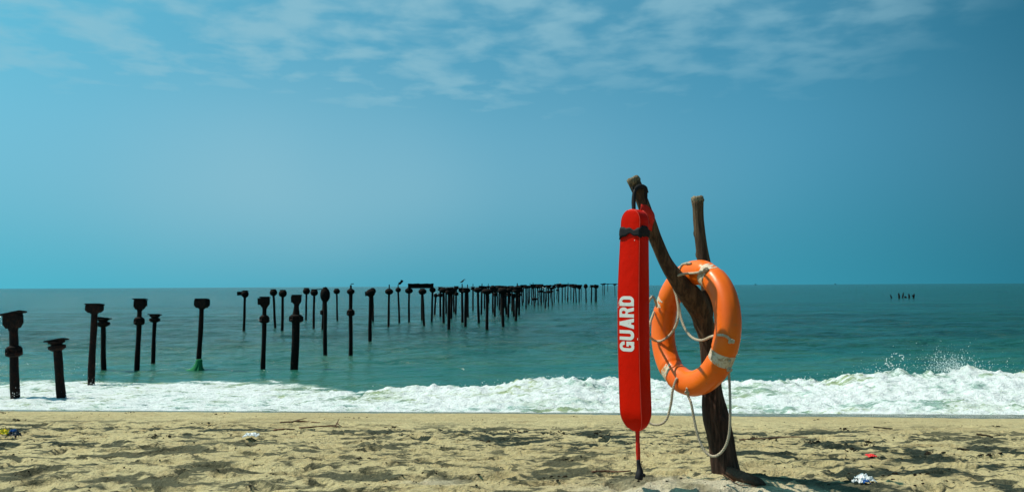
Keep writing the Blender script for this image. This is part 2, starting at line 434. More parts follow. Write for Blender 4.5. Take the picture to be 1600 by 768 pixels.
# ------------------------------------------------------------------ sand
POST = at(1133, 726, 4.42)                                     # foot of the forked post
PROF_Y = [-400, -60, -8, 2.5, 4.4, 5.5, 7.5, 9.2, 9.8, 10.3, 11, 12, 15, 18, 25, 60, 400]
PROF_Z = [9.0, 3.6, 2.18, 1.985, 1.950, 1.872, 1.685, 1.520, 1.452, 1.386, 1.270, 1.07, 0.45, -0.10, -0.9, -3.0, -9]
def ground(x, y):
    x = np.asarray(x, float); y = np.asarray(y, float)
    z = np.zeros(np.broadcast(x, y).shape)
    for d in (-0.24, -0.12, 0.0, 0.12, 0.24): z = z + np.interp(y + d, PROF_Y, PROF_Z) / 5
    z = z - 0.0098 * np.clip(x, -30, 30) * sstep(6, 10, y)
    rough = 1 - 0.93 * sstep(6.2, 9.4, y + 0.12 * x)
    rough = rough * sstep(12, 10, y) + 0.05
    z = z + 0.020 * fbm(x * 0.55, y * 0.8, 3, 3) * (0.35 + 0.65 * rough) * sstep(10.5, 8.5, y)
    z = z + rough * (0.010 * fbm(x * 2.6, y * 3.2, 11, 5, 0.62))
    # trampled hollows with little rims
    h = vnoise(x * 4.6 + 0.6 * vnoise(x * 2, y * 2, 40), y * 5.6, 31)
    z = z - rough * 0.027 * sstep(0.20, 0.46, h) + rough * 0.010 * sstep(0.02, 0.18, h) * sstep(0.34, 0.18, h)
    h2 = vnoise(x * 9.7, y * 11.3, 57)
    z = z - rough * 0.014 * sstep(0.25, 0.7, h2)
    z = z + rough * 0.0060 * fbm(x * 15, y * 17, 77, 2)
    # heap of clean sand banked round the foot of the post
    mx, my = POST.x, POST.y
    w = 1 + 0.25 * vnoise(x * 3, y * 3, 90)
    heap = np.exp(-(((x - mx + 0.22) / (0.48 * w)) ** 2 + ((y - my + 0.20) / 0.22) ** 2))
    z = z + 0.038 * heap
    z = z + 0.022 * np.exp(-(((x - mx) / 0.16) ** 2 + ((y - my - 0.03) / 0.13) ** 2))
    return z
def gz(x, y): return float(ground(np.array([x]), np.array([y]))[0])

def axis(lo, hi, step, far, grow):
    a = list(np.arange(lo, hi + 1e-6, step)); s = step; r = []
    while a[-1] < far[1]: s *= grow; a.append(a[-1] + s)
    s = step
    b = [a[0]]
    while b[-1] > far[0]: s *= grow; b.append(b[-1] - s)
    return np.array(list(reversed(b[1:])) + a)
def grid_mesh(name, xs, ys, Z, mat, attrs):
    nx, ny = len(xs), len(ys)
    X, Y = np.meshgrid(xs, ys)
    co = np.stack([X, Y, Z], -1).reshape(-1, 3).astype(np.float32)
    idx = np.arange(nx * ny).reshape(ny, nx)
    q = np.stack([idx[:-1, :-1], idx[:-1, 1:], idx[1:, 1:], idx[1:, :-1]], -1).reshape(-1, 4)
    me = bpy.data.meshes.new(name)
    me.vertices.add(nx * ny); me.vertices.foreach_set('co', co.ravel())
    nf = len(q)
    me.loops.add(nf * 4); me.polygons.add(nf)
    me.loops.foreach_set('vertex_index', q.ravel().astype(np.int32))
    me.polygons.foreach_set('loop_start', np.arange(0, nf * 4, 4, dtype=np.int32))
    me.polygons.foreach_set('use_smooth', np.ones(nf, dtype=bool))
    me.update(calc_edges=True)
    for k, a in attrs.items():
        at_ = me.attributes.new(k, 'FLOAT', 'POINT'); at_.data.foreach_set('value', np.asarray(a, np.float32).ravel())
    me.materials.append(mat)
    o = bpy.data.objects.new(name, me); COL.objects.link(o); return o

ys = [-2.0]
ys = list(np.arange(3.2, 6.0, 0.016)) + list(np.arange(6.0, 11.0, 0.026)) + list(np.arange(11.0, 17.0, 0.12))
s = 0.02; lo = [ys[0]]
while lo[-1] > -400: s *= 1.16; lo.append(lo[-1] - s)
s = 0.15; hi = [ys[-1]]
while hi[-1] < 400: s *= 1.2; hi.append(hi[-1] + s)
ys = np.array(list(reversed(lo[1:])) + ys + hi[1:])
xs = axis(-7.6, 7.6, 0.024, (-2500, 2500), 1.13)
X, Y = np.meshgrid(xs, ys)
Zs = ground(X, Y)
pale = np.clip(np.exp(-(((X - POST.x + 0.20) / 0.60) ** 2 + ((Y - POST.y + 0.36) / 0.26) ** 2)) * 1.5 * (0.75 + 0.5 * fbm(X * 5, Y * 6, 8, 3)), 0, 1)
pale = np.maximum(pale, 0.7 * np.clip(np.exp(-(((X - at(680, 745, 4.4).x) / 0.16) ** 2 + ((Y - 4.45) / 0.10) ** 2)) * 1.3, 0, 1))
drift = (1 - 0.88 * sstep(6.8, 8.6, Y + 0.12 * X)) * (1 - 0.95 * pale)
drift = drift * (0.85 + 0.15 * sstep(-0.5, 0.3, fbm(X * 0.3, Y * 0.5, 21, 2)))
wet = sstep(0, 1, (Y - (9.52 - 0.13 * np.clip(X, 0, 9) - 0.025 * np.clip(X, -12, 0) + 0.05 * vnoise(X * 0.8, X * 0 + 3.3, 5))) / 0.22)
sand = grid_mesh('sand', xs, ys, Zs, M_SAND, dict(pale=pale, drift=drift, wet=wet))
tag(sand, kind='structure', label='pale trampled beach sand with dark mineral streaks')

# ------------------------------------------------------------------ sea with the breaking wave
def crest_h(x): return np.interp(x, [-40, -13, -8, -6, -4.4, -2.9, -1.2, 0.8, 3, 5.5, 7.5, 8.9, 10, 11.5, 13, 16, 24, 60],
                                 [0.10, 0.10, 0.12, 0.20, 0.28, 0.36, 0.48, 0.66, 0.62, 0.56, 0.62, 0.80, 0.82, 0.90, 0.84, 0.8, 0.7, 0.6])
def crest_y(x): return 20.3 - 0.055 * np.clip(x, -14, 14) + 0.35 * vnoise(x * 0.35, x * 0 + 0.5, 14)
def sea_height(x, y, spacing):
    sandz = ground(x, np.minimum(y, 60)) if False else None
    h, yc = crest_h(x), crest_y(x)
    low = np.interp(y, [11.5, 12.5, 13.5, 14.5, 16, 18, 20, 22, 25, 1e6], [0.98, 0.92, 0.74, 0.60, 0.42, 0.28, 0.17, 0.08, 0.0, 0.0])
    low = low - 0.0098 * np.clip(x, -30, 30) * sstep(16, 12, y)
    d = y - yc
    bump_ = np.where(d < 0, np.exp(-(np.abs(d) / 2.6) ** 1.6), np.exp(-(d / 0.75) ** 2))
    z = low + np.maximum(h - low, 0) * bump_
    z = z - 0.10 * np.exp(-((d - 2.2) / 1.4) ** 2) * sstep(0.2, 0.7, h)
    # froth: lumpy bore in front of the crest
    foam_edge = np.where(h > 0.3, yc + 0.25, 24.6) * 1.0
    foam_edge = np.interp(x, [-40, -9, -6.5, -5.0, -3.8, -2.4, 60], [27.0, 26.4, 25.4, 23.6, 21.6, 0, 0])
    foam_edge = np.maximum(foam_edge, yc + 0.30)
    edge_n = 0.9 * fbm(x * 0.55, y * 0.7, 61, 4)
    fm = sstep(-0.5, np.where(foam_edge > yc + 0.5, 2.6, 0.8), foam_edge + 0.3 + edge_n * np.where(foam_edge > yc + 0.5, 1.0, 0.15) - y)
    body = fm * sstep(12.3, 14.0, y)
    lump = 0.55 * fbm(x * 1.1, y * 0.9, 71, 4, 0.5)
    near_crest = np.exp(-(d / 0.7) ** 2)
    z = z + body * lump * (0.07 + 0.07 * h + 0.15 * h * near_crest)
    z = z + body * 0.034 * fbm(x * 4.5, y * 3.2, 81, 4, 0.6) * (0.5 + h)
    z = z + 0.12 * near_crest * h * np.maximum(vnoise(x * 4.2, y * 2.0, 91), 0) * body
    z = z + 0.16 * np.exp(-(d / 0.22) ** 2) * h * np.maximum(fbm(x * 6.5, y * 3.0, 95, 2), 0) ** 1.5 * body
    # patches of stray froth behind the break
    fm = np.maximum(fm, 0.42 * sstep(27.5, 24.5, y) * sstep(-0.25, 0.5, fbm(x * 0.3, y * 0.55, 33, 3)) * sstep(1, -3, x))
    fm = np.maximum(fm, 0.36 * np.exp(-((d - 1.3) / 1.0) ** 2))
    fm = fm * (1 - 0.22 * sstep(0.0, 0.8, fbm(x * 0.45, y * 0.8, 66, 3)) - 0.10 * sstep(0.1, 0.9, fbm(x * 1.4, y * 2.0, 67, 3)))
    # open water
    off = sstep(21.5, 25.5, y)
    lim = lambda wl_: sstep(wl_ * 0.5, wl_ * 0.2, spacing)
    sw = 0.13 * fbm(x * 0.24 + 3, y * 0.34, 101, 3) * lim(2.5) + 0.050 * fbm(x * 0.55, y * 1.25, 111, 2) * lim(0.8) + 0.010 * fbm(x * 1.9, y * 3.4, 121, 2) * lim(0.3)
    sw = sw + 0.085 * np.sin(y * 0.62 + 2.2 * vnoise(x * 0.05, y * 0.06, 131) + 0.04 * x) * sstep(0.0, 0.5, vnoise(x * 0.03 + 4, y * 0.045, 133) + 0.35) * lim(5)
    z = z + sw * off * (0.45 + 0.55 * sstep(26, 45, y))
    near = sstep(52, 24, y) * sstep(20.0, 21.5, y) + sstep(21.5, 20.0, y)
    return z, fm, near
ys = list(np.arange(11.6, 14.5, 0.12)) + list(np.arange(14.5, 22.5, 0.045)) + list(np.arange(22.5, 27, 0.08))
s = 0.08
while ys[-1] < 60000: s = min(s * (1.012 if ys[-1] < 120 else 1.08), 6000); ys.append(ys[-1] + s)
ys = np.array(ys)
xs = axis(-15.5, 15.5, 0.055, (-60000, 60000), 1.06)
X, Y = np.meshgrid(xs, ys)
SPX, SPY = np.meshgrid(np.gradient(xs), np.gradient(ys))
Zw, fm, near = sea_height(X, Y, np.maximum(SPX * 0.5, SPY))
sea = grid_mesh('sea', xs, ys, Zw, M_SEA, dict(foam=fm, near=near))
tag(sea, kind='structure', label='teal sea with a white breaking wave along the beach')

rng = random.Random(5)
def spray_mesh():
    v, f = [], []
    ico = [(0, 0, 1), (0.94, 0, -0.33), (-0.47, 0.82, -0.33), (-0.47, -0.82, -0.33)]
    fc = [(0, 1, 2), (0, 2, 3), (0, 3, 1), (1, 3, 2)]
    oct_ = [(1, 0, 0), (-1, 0, 0), (0, 1, 0), (0, -1, 0), (0, 0, 1), (0, 0, -1)]
    of = [(0, 2, 4), (2, 1, 4), (1, 3, 4), (3, 0, 4), (2, 0, 5), (1, 2, 5), (3, 1, 5), (0, 3, 5)]
    def drop(p, r):
        b = len(v); e = rng.uniform(0.7, 1.6)
        for q in oct_: v.append((p[0] + q[0] * r, p[1] + q[1] * r, p[2] + q[2] * r * e))
        f.extend(tuple(i + b for i in t) for t in of)
    def plume(px, n, spread, hgt, rmin=0.004, rmax=0.022, lean=0.0):
        x0 = (px - 800) / FPX * 19.6
        for _ in range(n):
            hz = abs(rng.gauss(0, 1)) * hgt * 0.5
            x = x0 + rng.gauss(0, spread) * (0.5 + hz / max(hgt, 1e-3)) + lean * hz
            y = float(crest_y(np.array([x]))[0]) + rng.gauss(0, 0.2)
            z = float(crest_h(np.array([x]))[0]) + hz
            drop((x, y, z), (rmin + (rmax - rmin) * rng.random() ** 4) * 0.5)
    plume(1478, 1800, 0.30, 0.50); plume(1490, 900, 0.7, 0.26)
    plume(1392, 90, 0.16, 0.42, 0.006, 0.03, -0.3); plume(1372, 130, 0.40, 0.25, 0.006, 0.026)
    plume(1210, 60, 0.4, 0.16); plume(1255, 60, 0.3, 0.14); plume(1590, 60, 0.4, 0.15); plume(1300, 50, 0.5, 0.15)
    # a loop of thrown water
    x0 = (1396 - 800) / FPX * 19.6; y0 = float(crest_y(np.array([x0]))[0])
    for k in range(46):
        a = k / 46 * 2 * math.pi
        drop((x0 + 0.22 * math.cos(a) + rng.gauss(0, 0.02), y0 + rng.gauss(0, 0.04), 1.12 + 0.13 * math.sin(a) + 0.3 * (0.22 * math.cos(a)) + rng.gauss(0, 0.02)), rng.uniform(0.006, 0.016))
    for px in (640, 690, 770, 850, 900, 930): plume(px, 40, 0.5, 0.09, 0.006, 0.024)
    for px, py in ((24, 612), (97, 612), (140, 595)):                 # splash round the near posts
        p = on_level(px, py + 16)
        for _ in range(150):
            drop((p.x + rng.gauss(0, 0.17), p.y + rng.gauss(0, 0.14), 0.08 + abs(rng.gauss(0, 0.13))), 0.003 + 0.012 * rng.random() ** 3)
    for _ in range(40):
        p = on_level(rng.uniform(40, 150), rng.uniform(575, 600), 0.2); drop((p.x, p.y, p.z + rng.uniform(0, 0.3)), rng.uniform(0.004, 0.010))
    return v, f
v, f = spray_mesh()
spray = mesh_obj('sea_spray', v, f, M_SPRAY)
tag(spray, 'white droplets of spray thrown up over the breaking wave', 'spray', kind='stuff')

# ------------------------------------------------------------------ iron pier posts
ORD = ['', 'first', 'second', 'third', 'fourth', 'fifth', 'sixth', 'seventh', 'eighth', 'ninth', 'tenth', 'eleventh', 'twelfth', 'thirteenth',
       'fourteenth', 'fifteenth', 'sixteenth', 'seventeenth', 'eighteenth', 'nineteenth', 'twentieth']
for tens, nm in ((20, 'twenty'), (30, 'thirty'), (40, 'forty'), (50, 'fifty'), (60, 'sixty')):
    if tens > 20: ORD.append({'thirty': 'thirtieth', 'forty': 'fortieth', 'fifty': 'fiftieth', 'sixty': 'sixtieth'}[nm])
    for k in range(1, 10): ORD.append(nm + '-' + ORD[k])
prng = random.Random(11)
def head_mesh(wd, hg, kind, r):
    """cast head of a pier post, origin at its underside"""
    mb = MB(); h = wd / 2
    if kind == 'bracket':       # boxy crosshead
        prof = [(r * 1.05, -hg * 0.1), (h * 0.66, hg * 0.0), (h * 1.02, hg * 0.24), (h * 1.05, hg * 0.72), (h * 0.88, hg * 0.84), (h * 0.88, hg * 0.94)]
        poly = [(-h * 0.90, hg * 0.80), (-h * 0.92, hg * 0.28), (-h * 0.56, 0), (h * 0.54, 0), (h * 0.90, hg * 0.30), (h * 0.89, hg * 0.78), (h * 0.78, hg * 0.90), (-h * 0.76, hg * 0.92)]
        n_p = len(poly); dp = h * 0.52
        vs_ = [(x_, -dp, z_) for x_, z_ in poly] + [(x_, dp, z_) for x_, z_ in poly]
        mb.add(vs_, [tuple(range(n_p)), tuple(reversed(range(n_p, 2 * n_p)))] + [((k + 1) % n_p, k, n_p + k, n_p + (k + 1) % n_p) for k in range(n_p)])
        mb.lathe([(r * 1.05, -hg * 0.16), (h * 0.55, 0.01), (h * 0.55, 0.03)], 10)
    elif kind == 'tiers':       # two stacked flanges
        prof = [(r * 1.05, 0), (h * 0.70, hg * 0.10), (h * 0.96, hg * 0.22), (h * 0.96, hg * 0.46), (h * 0.62, hg * 0.54), (h * 0.62, hg * 0.64),
                (h * 0.9, hg * 0.70), (h * 0.9, hg * 0.84), (h * 0.5, hg * 0.90)]
        mb.lathe(prof, 12, 1.0, 0.85)
    else:                       # barrel
        prof = [(r * 1.05, 0), (h * 0.55, hg * 0.06), (h * 0.90, hg * 0.24), (h, hg * 0.42), (h * 0.98, hg * 0.62), (h * 0.80, hg * 0.82), (h * 0.45, hg * 0.93), (h * 0.45, hg)]
        mb.lathe(prof, 12, 1.0, 0.8)
    return mb
def collar_mesh(wd, hg):
    mb = MB(); h = wd / 2
    mb.lathe([(h * 0.5, -hg * 0.1), (h * 0.90, hg * 0.06), (h * 0.94, hg * 0.32), (h * 0.78, hg * 0.42), (h * 0.76, hg * 0.58), (h * 0.88, hg * 0.68), (h * 0.84, hg * 0.9), (h * 0.5, hg * 1.08)], 12)
    for k in range(6):
        a = k * math.pi / 3 + 0.3
        mb.lathe([(h * 0.10, hg * 0.1), (h * 0.15, hg * 0.15), (h * 0.15, hg * 0.40), (h * 0.13, hg * 0.5), (h * 0.13, hg * 0.66), (h * 0.12, hg * 0.8)], 6,
                 c=(h * 0.86 * math.cos(a), h * 0.86 * math.sin(a), 0))
    return mb
def pier_post(bx, by, tx, ty, label, r=0.085, cw=0.50, ch=0.27, kind='barrel', collar=None, stub=None, tilt=0.0, plate=0.0, arm=None, low=None, group='iron posts of the ruined pier', flare=False, off=0.0):
    B = on_level(bx, by); D = B.y
    T = at(tx, ty, D) - B
    root = empty('pier_post', B)
    tag(root, label, 'pier post', group)
    ax = T.normalized(); L = T.length
    q = Vector((0, 0, 1)).rotation_difference(ax).to_matrix()
    yaw = Matrix.Rotation(prng.uniform(-0.28, 0.28), 3, 'Z')
    top = L - ch * 0.92
    sh = MB(); n = 9; ph = prng.uniform(0, 6)
    lowz = None
    if low: lowz = (at(tx, low, D) - B).z
    pts, rad = [], []
    for k in range(n + 1):
        s_ = -1.6 + (top + 1.6) * k / n
        rr = r * (1.10 - 0.16 * max(0, s_) / L) * (1 + 0.05 * math.sin(ph + k * 2.1))
        if lowz: rr = r * 1.45 if s_ < lowz else r * 0.75
        if flare and 0 < s_ < 0.9: rr *= 1.8 - s_ * 0.8
        pts.append(ax * s_ + Vector((math.sin(ph + k * 1.3) * r * 0.08, 0, 0))); rad.append(rr)
    sh.tube(pts, rad, 12)
    smooth_angle(sh.build('shaft', M_IRON, root))
    def place(o, s_, M): o.matrix_local = Matrix.Translation(ax * s_) @ M.to_4x4(); return o
    place(smooth_angle(head_mesh(cw, ch, kind, r).build('head', M_IRON, root)), top - 0.01, q @ yaw)
    if plate:
        mb = MB(); mb.box((0, 0, 0), (plate, plate * 0.62, 0.035))
        mb.box((0, 0, -0.035), (plate * 0.7, plate * 0.4, 0.03))
        place(mb.build('top_plate', M_IRON, root), L - 0.004, Matrix.Rotation(tilt, 3, 'Y') @ Matrix.Rotation(-0.12, 3, 'X'))
    if collar is not None:
        for cy_ in (collar if isinstance(collar, (tuple, list)) else (collar,)):
            zc = (at(tx, cy_, D) - B).z
            place(smooth_angle(collar_mesh(max(cw * 0.92, 0.36) if not low else 0.52, 0.26 if D < 40 else 0.30).build('collar', M_IRON, root)), zc - 0.13, q)
    if stub is not None:
        zt = (at(tx, stub, D) - B).z
        mb = MB(); mb.tube([ax * (L - 0.03), ax * ((L + zt) / 2) + Vector((0.01, 0, 0)), ax * zt], [0.05, 0.045, 0.04], 8)
        mb.build('stub_rod', M_IRON, root)
    if arm:
        mb = MB(); dx, dz, ln, th = arm
        c0 = ax * (L - ch * 0.4 + dz)
        mb.box(c0 + Vector((dx, 0, 0)), (ln, 0.14, th), Matrix.Rotation(-0.04, 3, 'Y'))
        mb.build('side_bracket', M_IRON, root)
    return root

pier_post(24, 628, 20, 489, 'leftmost pier post, tall with a tilted flat plate and bolted mid collar, in the foam', 0.105, 0.46, 0.42, 'bracket', collar=548, plate=0.56, tilt=-0.20)
pier_post(97, 629, 88, 531, 'short leaning pier post standing in the foam, second from the left edge', 0.105, 0.46, 0.30, 'tiers', plate=0.50, tilt=-0.16)
pier_post(142, 603, 148, 475, 'tall pier post with flat square head at the upper edge of the foam', 0.095, 0.50, 0.27, 'bracket', plate=0.48, tilt=0.0)
pier_post(162, 577, 161, 496, 'shorter pier post just right of the tall flat-headed one', 0.085, 0.52, 0.36, 'tiers', plate=0.52, tilt=0.10)
pier_post(214, 577, 219, 467, 'collared pier post with an off-centre head, fifth from the left edge', 0.085, 0.42, 0.40, 'bracket', collar=501, plate=0.46, arm=(0.10, 0.0, 0.28, 0.22))
pier_post(239, 566, 242, 491, 'low slender pier post with a two-tier head right of the collared post', 0.075, 0.46, 0.34, 'tiers', plate=0.46)
pier_post(310, 576, 316, 467, 'solitary pier post with green net wrapped round its foot', 0.085, 0.54, 0.34, 'bracket', plate=0.46)
pier_post(381, 517, 383, 454, 'pier post with an arm jutting left from its head, between netted post and collared post', 0.085, 0.50, 0.50, 'barrel', arm=(-0.36, 0.02, 0.34, 0.26), plate=0.40)
pier_post(411, 575, 414, 464, 'collared pier post near the shore, right of the netted one', 0.082, 0.40, 0.38, 'bracket', collar=498, plate=0.36, arm=(-0.13, 0.0, 0.24, 0.25), tilt=0.0)
pier_post(430, 513, 427, 452, 'left one of two close round-headed pier posts behind the collared post', 0.085, 0.54, 0.50, 'barrel', plate=0.38)
pier_post(441, 518, 442, 453, 'right one of two close round-headed pier posts behind the collared post', 0.09, 0.56, 0.50, 'barrel', plate=0.36)
pier_post(460, 576, 464, 461, 'thick-footed pier post with a wide collar carrying a thin upper post', 0.10, 0.34, 0.34, 'bracket', collar=(497,), low=492, plate=0.34, arm=(-0.08, 0, 0.24, 0.24))
pier_post(478, 500, 479, 450, 'slender round-headed pier post right of the thick-footed one, farther out', 0.085, 0.66, 0.60, 'barrel', plate=0.46)
pier_post(490, 512, 491, 452, 'slender round-headed pier post just left of the big-headed dark post', 0.085, 0.58, 0.50, 'barrel', plate=0.46)
pier_post(504, 517, 506, 458, 'pier post almost hidden behind the big-headed post', 0.08, 0.46, 0.5, 'barrel', collar=488)
pier_post(508, 554, 508, 450, 'tall pier post with a big dark head and a thin rod pointing left', 0.085, 0.44, 0.66, 'barrel', arm=(-0.22, 0.22, 0.30, 0.035), stub=448)
pier_post(527, 500, 526, 451, 'thin pier post with a small round head, alone between two collared tall ones', 0.08, 0.60, 0.50, 'barrel', plate=0.36)
pier_post(548, 553, 548, 451, 'tall pier post with mid collar and a hooked rod on its round head', 0.085, 0.36, 0.26, 'barrel', collar=488, stub=445, arm=(0.07, 0.33, 0.12, 0.03))
pier_post(583, 501, 582, 450, 'pier post standing close behind the straight twin-headed one', 0.085, 0.60, 0.55, 'barrel')
pier_post(578, 533, 579, 452, 'straight pier post with a twin head, alone left of the beam', 0.095, 0.50, 0.42, 'barrel', arm=(-0.16, -0.06, 0.26, 0.24))
pier_post(607, 509, 608, 451, 'round-headed pier post with a square stub on top', 0.085, 0.64, 0.46, 'barrel', stub=444)
pier_post(624, 503, 622, 449, 'pier post topped by a broken slab tilting up to the right', 0.08, 0.48, 0.42, 'barrel', stub=445)
pier_post(639, 503, 639, 450, 'pier post carrying the left end of the heavy beam', 0.085, 0.66, 0.48, 'barrel')
pier_post(659, 499, 659, 452, 'rear one of two crossed-looking pier posts under the middle of the beam', 0.08, 0.56, 0.5, 'barrel')
pier_post(662.6, 508, 660, 451, 'leaning front pier post under the middle of the beam', 0.085, 0.64, 0.46, 'barrel', plate=0.36)
pier_post(674.5, 503, 676, 449, 'pier post carrying the right end of the heavy beam', 0.085, 0.56, 0.44, 'barrel')
FAR = [ # base x, base y, top x, top y, options
    (679, 492, 681, 458.5, dict(cw=0.4, ch=0.45)), (688, 494.5, 688, 447.5, dict(collar=461, cw=0.5, ch=0.5)), (693, 504.5, 693, 449, dict(cw=0.62, ch=0.5)),
    (701, 516, 702, 448, dict(cw=0.5, ch=0.62)), (705, 498, 706, 449, dict(cw=0.6, ch=0.75)), (712, 491, 713, 447, dict(cw=0.5, ch=0.4, collar=459, plate=0.5)),
    (722.5, 504, 722, 449, dict(cw=0.56, ch=0.44, stub=443)), (727, 509.5, 728, 449, dict(cw=0.56, ch=0.46)), (731, 495, 730.5, 450, dict(cw=0.5, ch=0.5, stub=444)),
    (748, 504.5, 746.5, 449, dict(cw=0.62, ch=0.46)), (752, 491, 753, 446, dict(cw=0.62, ch=0.6, stub=442.5)), (761, 515.5, 761, 451, dict(cw=0.66, ch=0.42, arm=(0.2, 0, 0.4, 0.3))),
    (764, 473, 763, 446, dict(cw=0.7, ch=0.5, stub=442.5)), (770, 488, 770, 446, dict(cw=0.66, ch=0.6)), (773, 495, 774, 449, dict(cw=0.5, ch=0.5, collar=460)),
    (777, 477, 777, 445.5, dict(cw=0.8, ch=0.5)), (783, 492, 783, 445.5, dict(cw=0.8, ch=0.7)), (786, 512, 785, 449, dict(cw=0.62, ch=0.55)),
    (791, 492, 790, 446.5, dict(cw=0.8, ch=0.8)), (794, 497, 795, 450, dict(cw=0.5, ch=0.5, collar=460)), (797, 474, 797, 446, dict(cw=0.8, ch=0.5)),
    (803, 495, 802.5, 458, dict(cw=0.46, ch=0.5)), (806, 502, 808, 447, dict(cw=0.72, ch=0.7, stub=442, arm=(0.25, -0.1, 0.5, 0.3))), (811, 492, 812, 457, dict(cw=0.4, ch=0.4)),
    (816, 477, 815, 445.5, dict(cw=0.8, ch=0.5)), (818, 472, 818, 445.5, dict(cw=0.8, ch=0.5)), (822, 482, 822, 445.5, dict(cw=0.7, ch=0.5)), (827, 473, 828, 445.5, dict(cw=0.9, ch=0.5, stub=442)),
    (835, 479, 833, 445, dict(cw=0.7, ch=0.5, stub=441, collar=467)), (837, 472, 836, 445, dict(cw=0.8, ch=0.6, collar=467)), (841, 477, 840, 445, dict(cw=0.7, ch=0.6)),
    (844, 471, 843, 444.5, dict(cw=0.9, ch=0.7, collar=455)), (846, 477, 846, 445, dict(cw=0.6, ch=0.5, collar=455)), (852, 481, 851.5, 454.5, dict(cw=0.34, ch=0.3)),
    (857, 478, 857, 444.7, dict(cw=0.6, ch=0.6, collar=456)), (860, 466, 860, 444.7, dict(cw=0.7, ch=0.5)), (863, 477, 861.5, 448.5, dict(cw=0.5, ch=0.4, collar=455)),
    (866, 472, 865.5, 444.5, dict(cw=0.8, ch=0.8)), (870, 466, 871.5, 444.5, dict(cw=0.7, ch=0.6, collar=453)), (873, 472, 873, 442.5, dict(cw=0.9, ch=0.9)),
    (878.5, 472, 878.5, 444, dict(cw=0.8, ch=0.7)), (887, 470.5, 887.5, 444, dict(cw=0.4, ch=0.4, flare=True, stub=441)), (896, 471.5, 897, 444, dict(cw=0.9, ch=0.8, r=0.11)),
    (900.5, 471.5, 899, 444, dict(cw=0.8, ch=0.8, r=0.11)), (905, 471.5, 905, 444.3, dict(cw=0.8, ch=0.9, r=0.11)), (908, 467, 908, 444.3, dict(cw=0.6, ch=0.4, r=0.08)),
    (916, 471.5, 915, 443.7, dict(cw=0.7, ch=0.9, r=0.12)), (924, 471.5, 924.5, 444.5, dict(cw=0.7, ch=0.6, r=0.12)), (930, 471.5, 930, 444.5, dict(cw=0.8, ch=0.7, r=0.10)),
    (932, 471.5, 932, 444.5, dict(cw=0.7, ch=0.7, r=0.10)), (942, 460.5, 942, 442.6, dict(cw=1.0, ch=0.6, r=0.10)), (944.5, 460.5, 944.5, 442.2, dict(cw=1.0, ch=0.5, r=0.10)),
    (949.6, 455, 949.6, 443, dict(cw=1.0, ch=0.5, r=0.14)), (961, 461, 960.5, 442.8, dict(cw=1.0, ch=0.6, r=0.10))]
FAR += [(697, 490, 697, 450, dict(cw=0.5, ch=0.5)), (709, 487, 709, 449, dict(cw=0.6, ch=0.5)), (739, 484, 739, 447.5, dict(cw=0.6, ch=0.5, stub=443)), (757, 482, 757, 446.5, dict(cw=0.7, ch=0.5)),
        (780, 484, 780, 446, dict(cw=0.8, ch=0.6)), (788, 480, 787.5, 446, dict(cw=0.8, ch=0.7)), (800, 486, 800, 446.5, dict(cw=0.7, ch=0.6)), (809, 481, 809.5, 446, dict(cw=0.8, ch=0.6)),
        (825, 476, 825, 446, dict(cw=0.7, ch=0.5)), (831, 475, 831, 445.5, dict(cw=0.8, ch=0.5)), (849, 472, 849, 445, dict(cw=0.8, ch=0.6)), (854, 470, 854.5, 445, dict(cw=0.8, ch=0.5)), (883, 468, 883, 444.5, dict(cw=0.8, ch=0.5)), (892, 468, 892, 444.5, dict(cw=0.8, ch=0.6))]
FAR.sort(key=lambda t_: t_[0])
for i, (bx, by, tx, ty, op) in enumerate(FAR):
    k = len(FAR) - i
    op = dict(op); op.setdefault('r', 0.10); op['cw'] = op['cw'] * 1.12; op['ch'] = op['ch'] * 0.92; op.setdefault('kind', ('barrel', 'tiers', 'barrel', 'bracket', 'tiers')[i % 5])
    look = 'flared-foot ' if op.get('flare') else ('collared ' if 'collar' in op else ('rod-topped ' if 'stub' in op else ('short ' if ty > 448 and by < 493 else 'round-headed ')))
    far = 'far ' if by < 485 else ('thin ' if by < 500 else 'nearer ')
    pier_post(bx, by, tx, ty, far + look + 'pier post, ' + ORD[k] + ' counting left from the red rescue tube', **op)

def beam(px0, px1, pyt, pyb, Y, label, depth=0.5, sag=0.0):
    a = at(px0, pyt, Y); b = at(px1, pyt, Y); c = at(px0, pyb, Y)
    h = a.z - c.z
    root = empty('pier_girder', (a + b) / 2 - Vector((0, 0, h)))
    tag(root, label, 'girder', 'beams left on the ruined pier')
    L = b.x - a.x; mb = MB(); n = 14
    for k in range(n):                     # corroded girder, uneven upper edge
        x0, x1 = -L / 2 + L * k / n, -L / 2 + L * (k + 1) / n
        e = prng.uniform(-0.08, 0.03) * h
        mb.box(((x0 + x1) / 2, prng.uniform(-0.004, 0.004), h / 2 + e / 2), (x1 - x0 + 0.002, depth + prng.uniform(-.01, .01), h + e))
    mb.build('web_plate', M_IRON, root)
    fl = MB()
    for zf in (0.03, h * 0.90): fl.box((0, 0, zf), (L * 1.01, depth * 1.25, max(0.03, h * 0.10)))
    fl.build('flange', M_IRON, root)
    return root
beam(638, 677, 442.5, 450, on_level(655, 503).y, 'heavy rusted beam lying across three round-headed pier posts')
beam(813, 823, 444.5, 447.5, on_level(820, 477).y, 'short beam across far posts right of the dense cluster')
beam(829, 849, 443.6, 445.6, on_level(838, 475.5).y, 'low beam across far posts left of the white bird')
beam(866, 897, 443.4, 444.8, on_level(880, 471.8).y, 'long thin beam across far posts left of the red tube')
beam(938, 966, 442.8, 443.8, on_level(950, 460.7).y, 'thin farthest beam beside the red rescue tube')

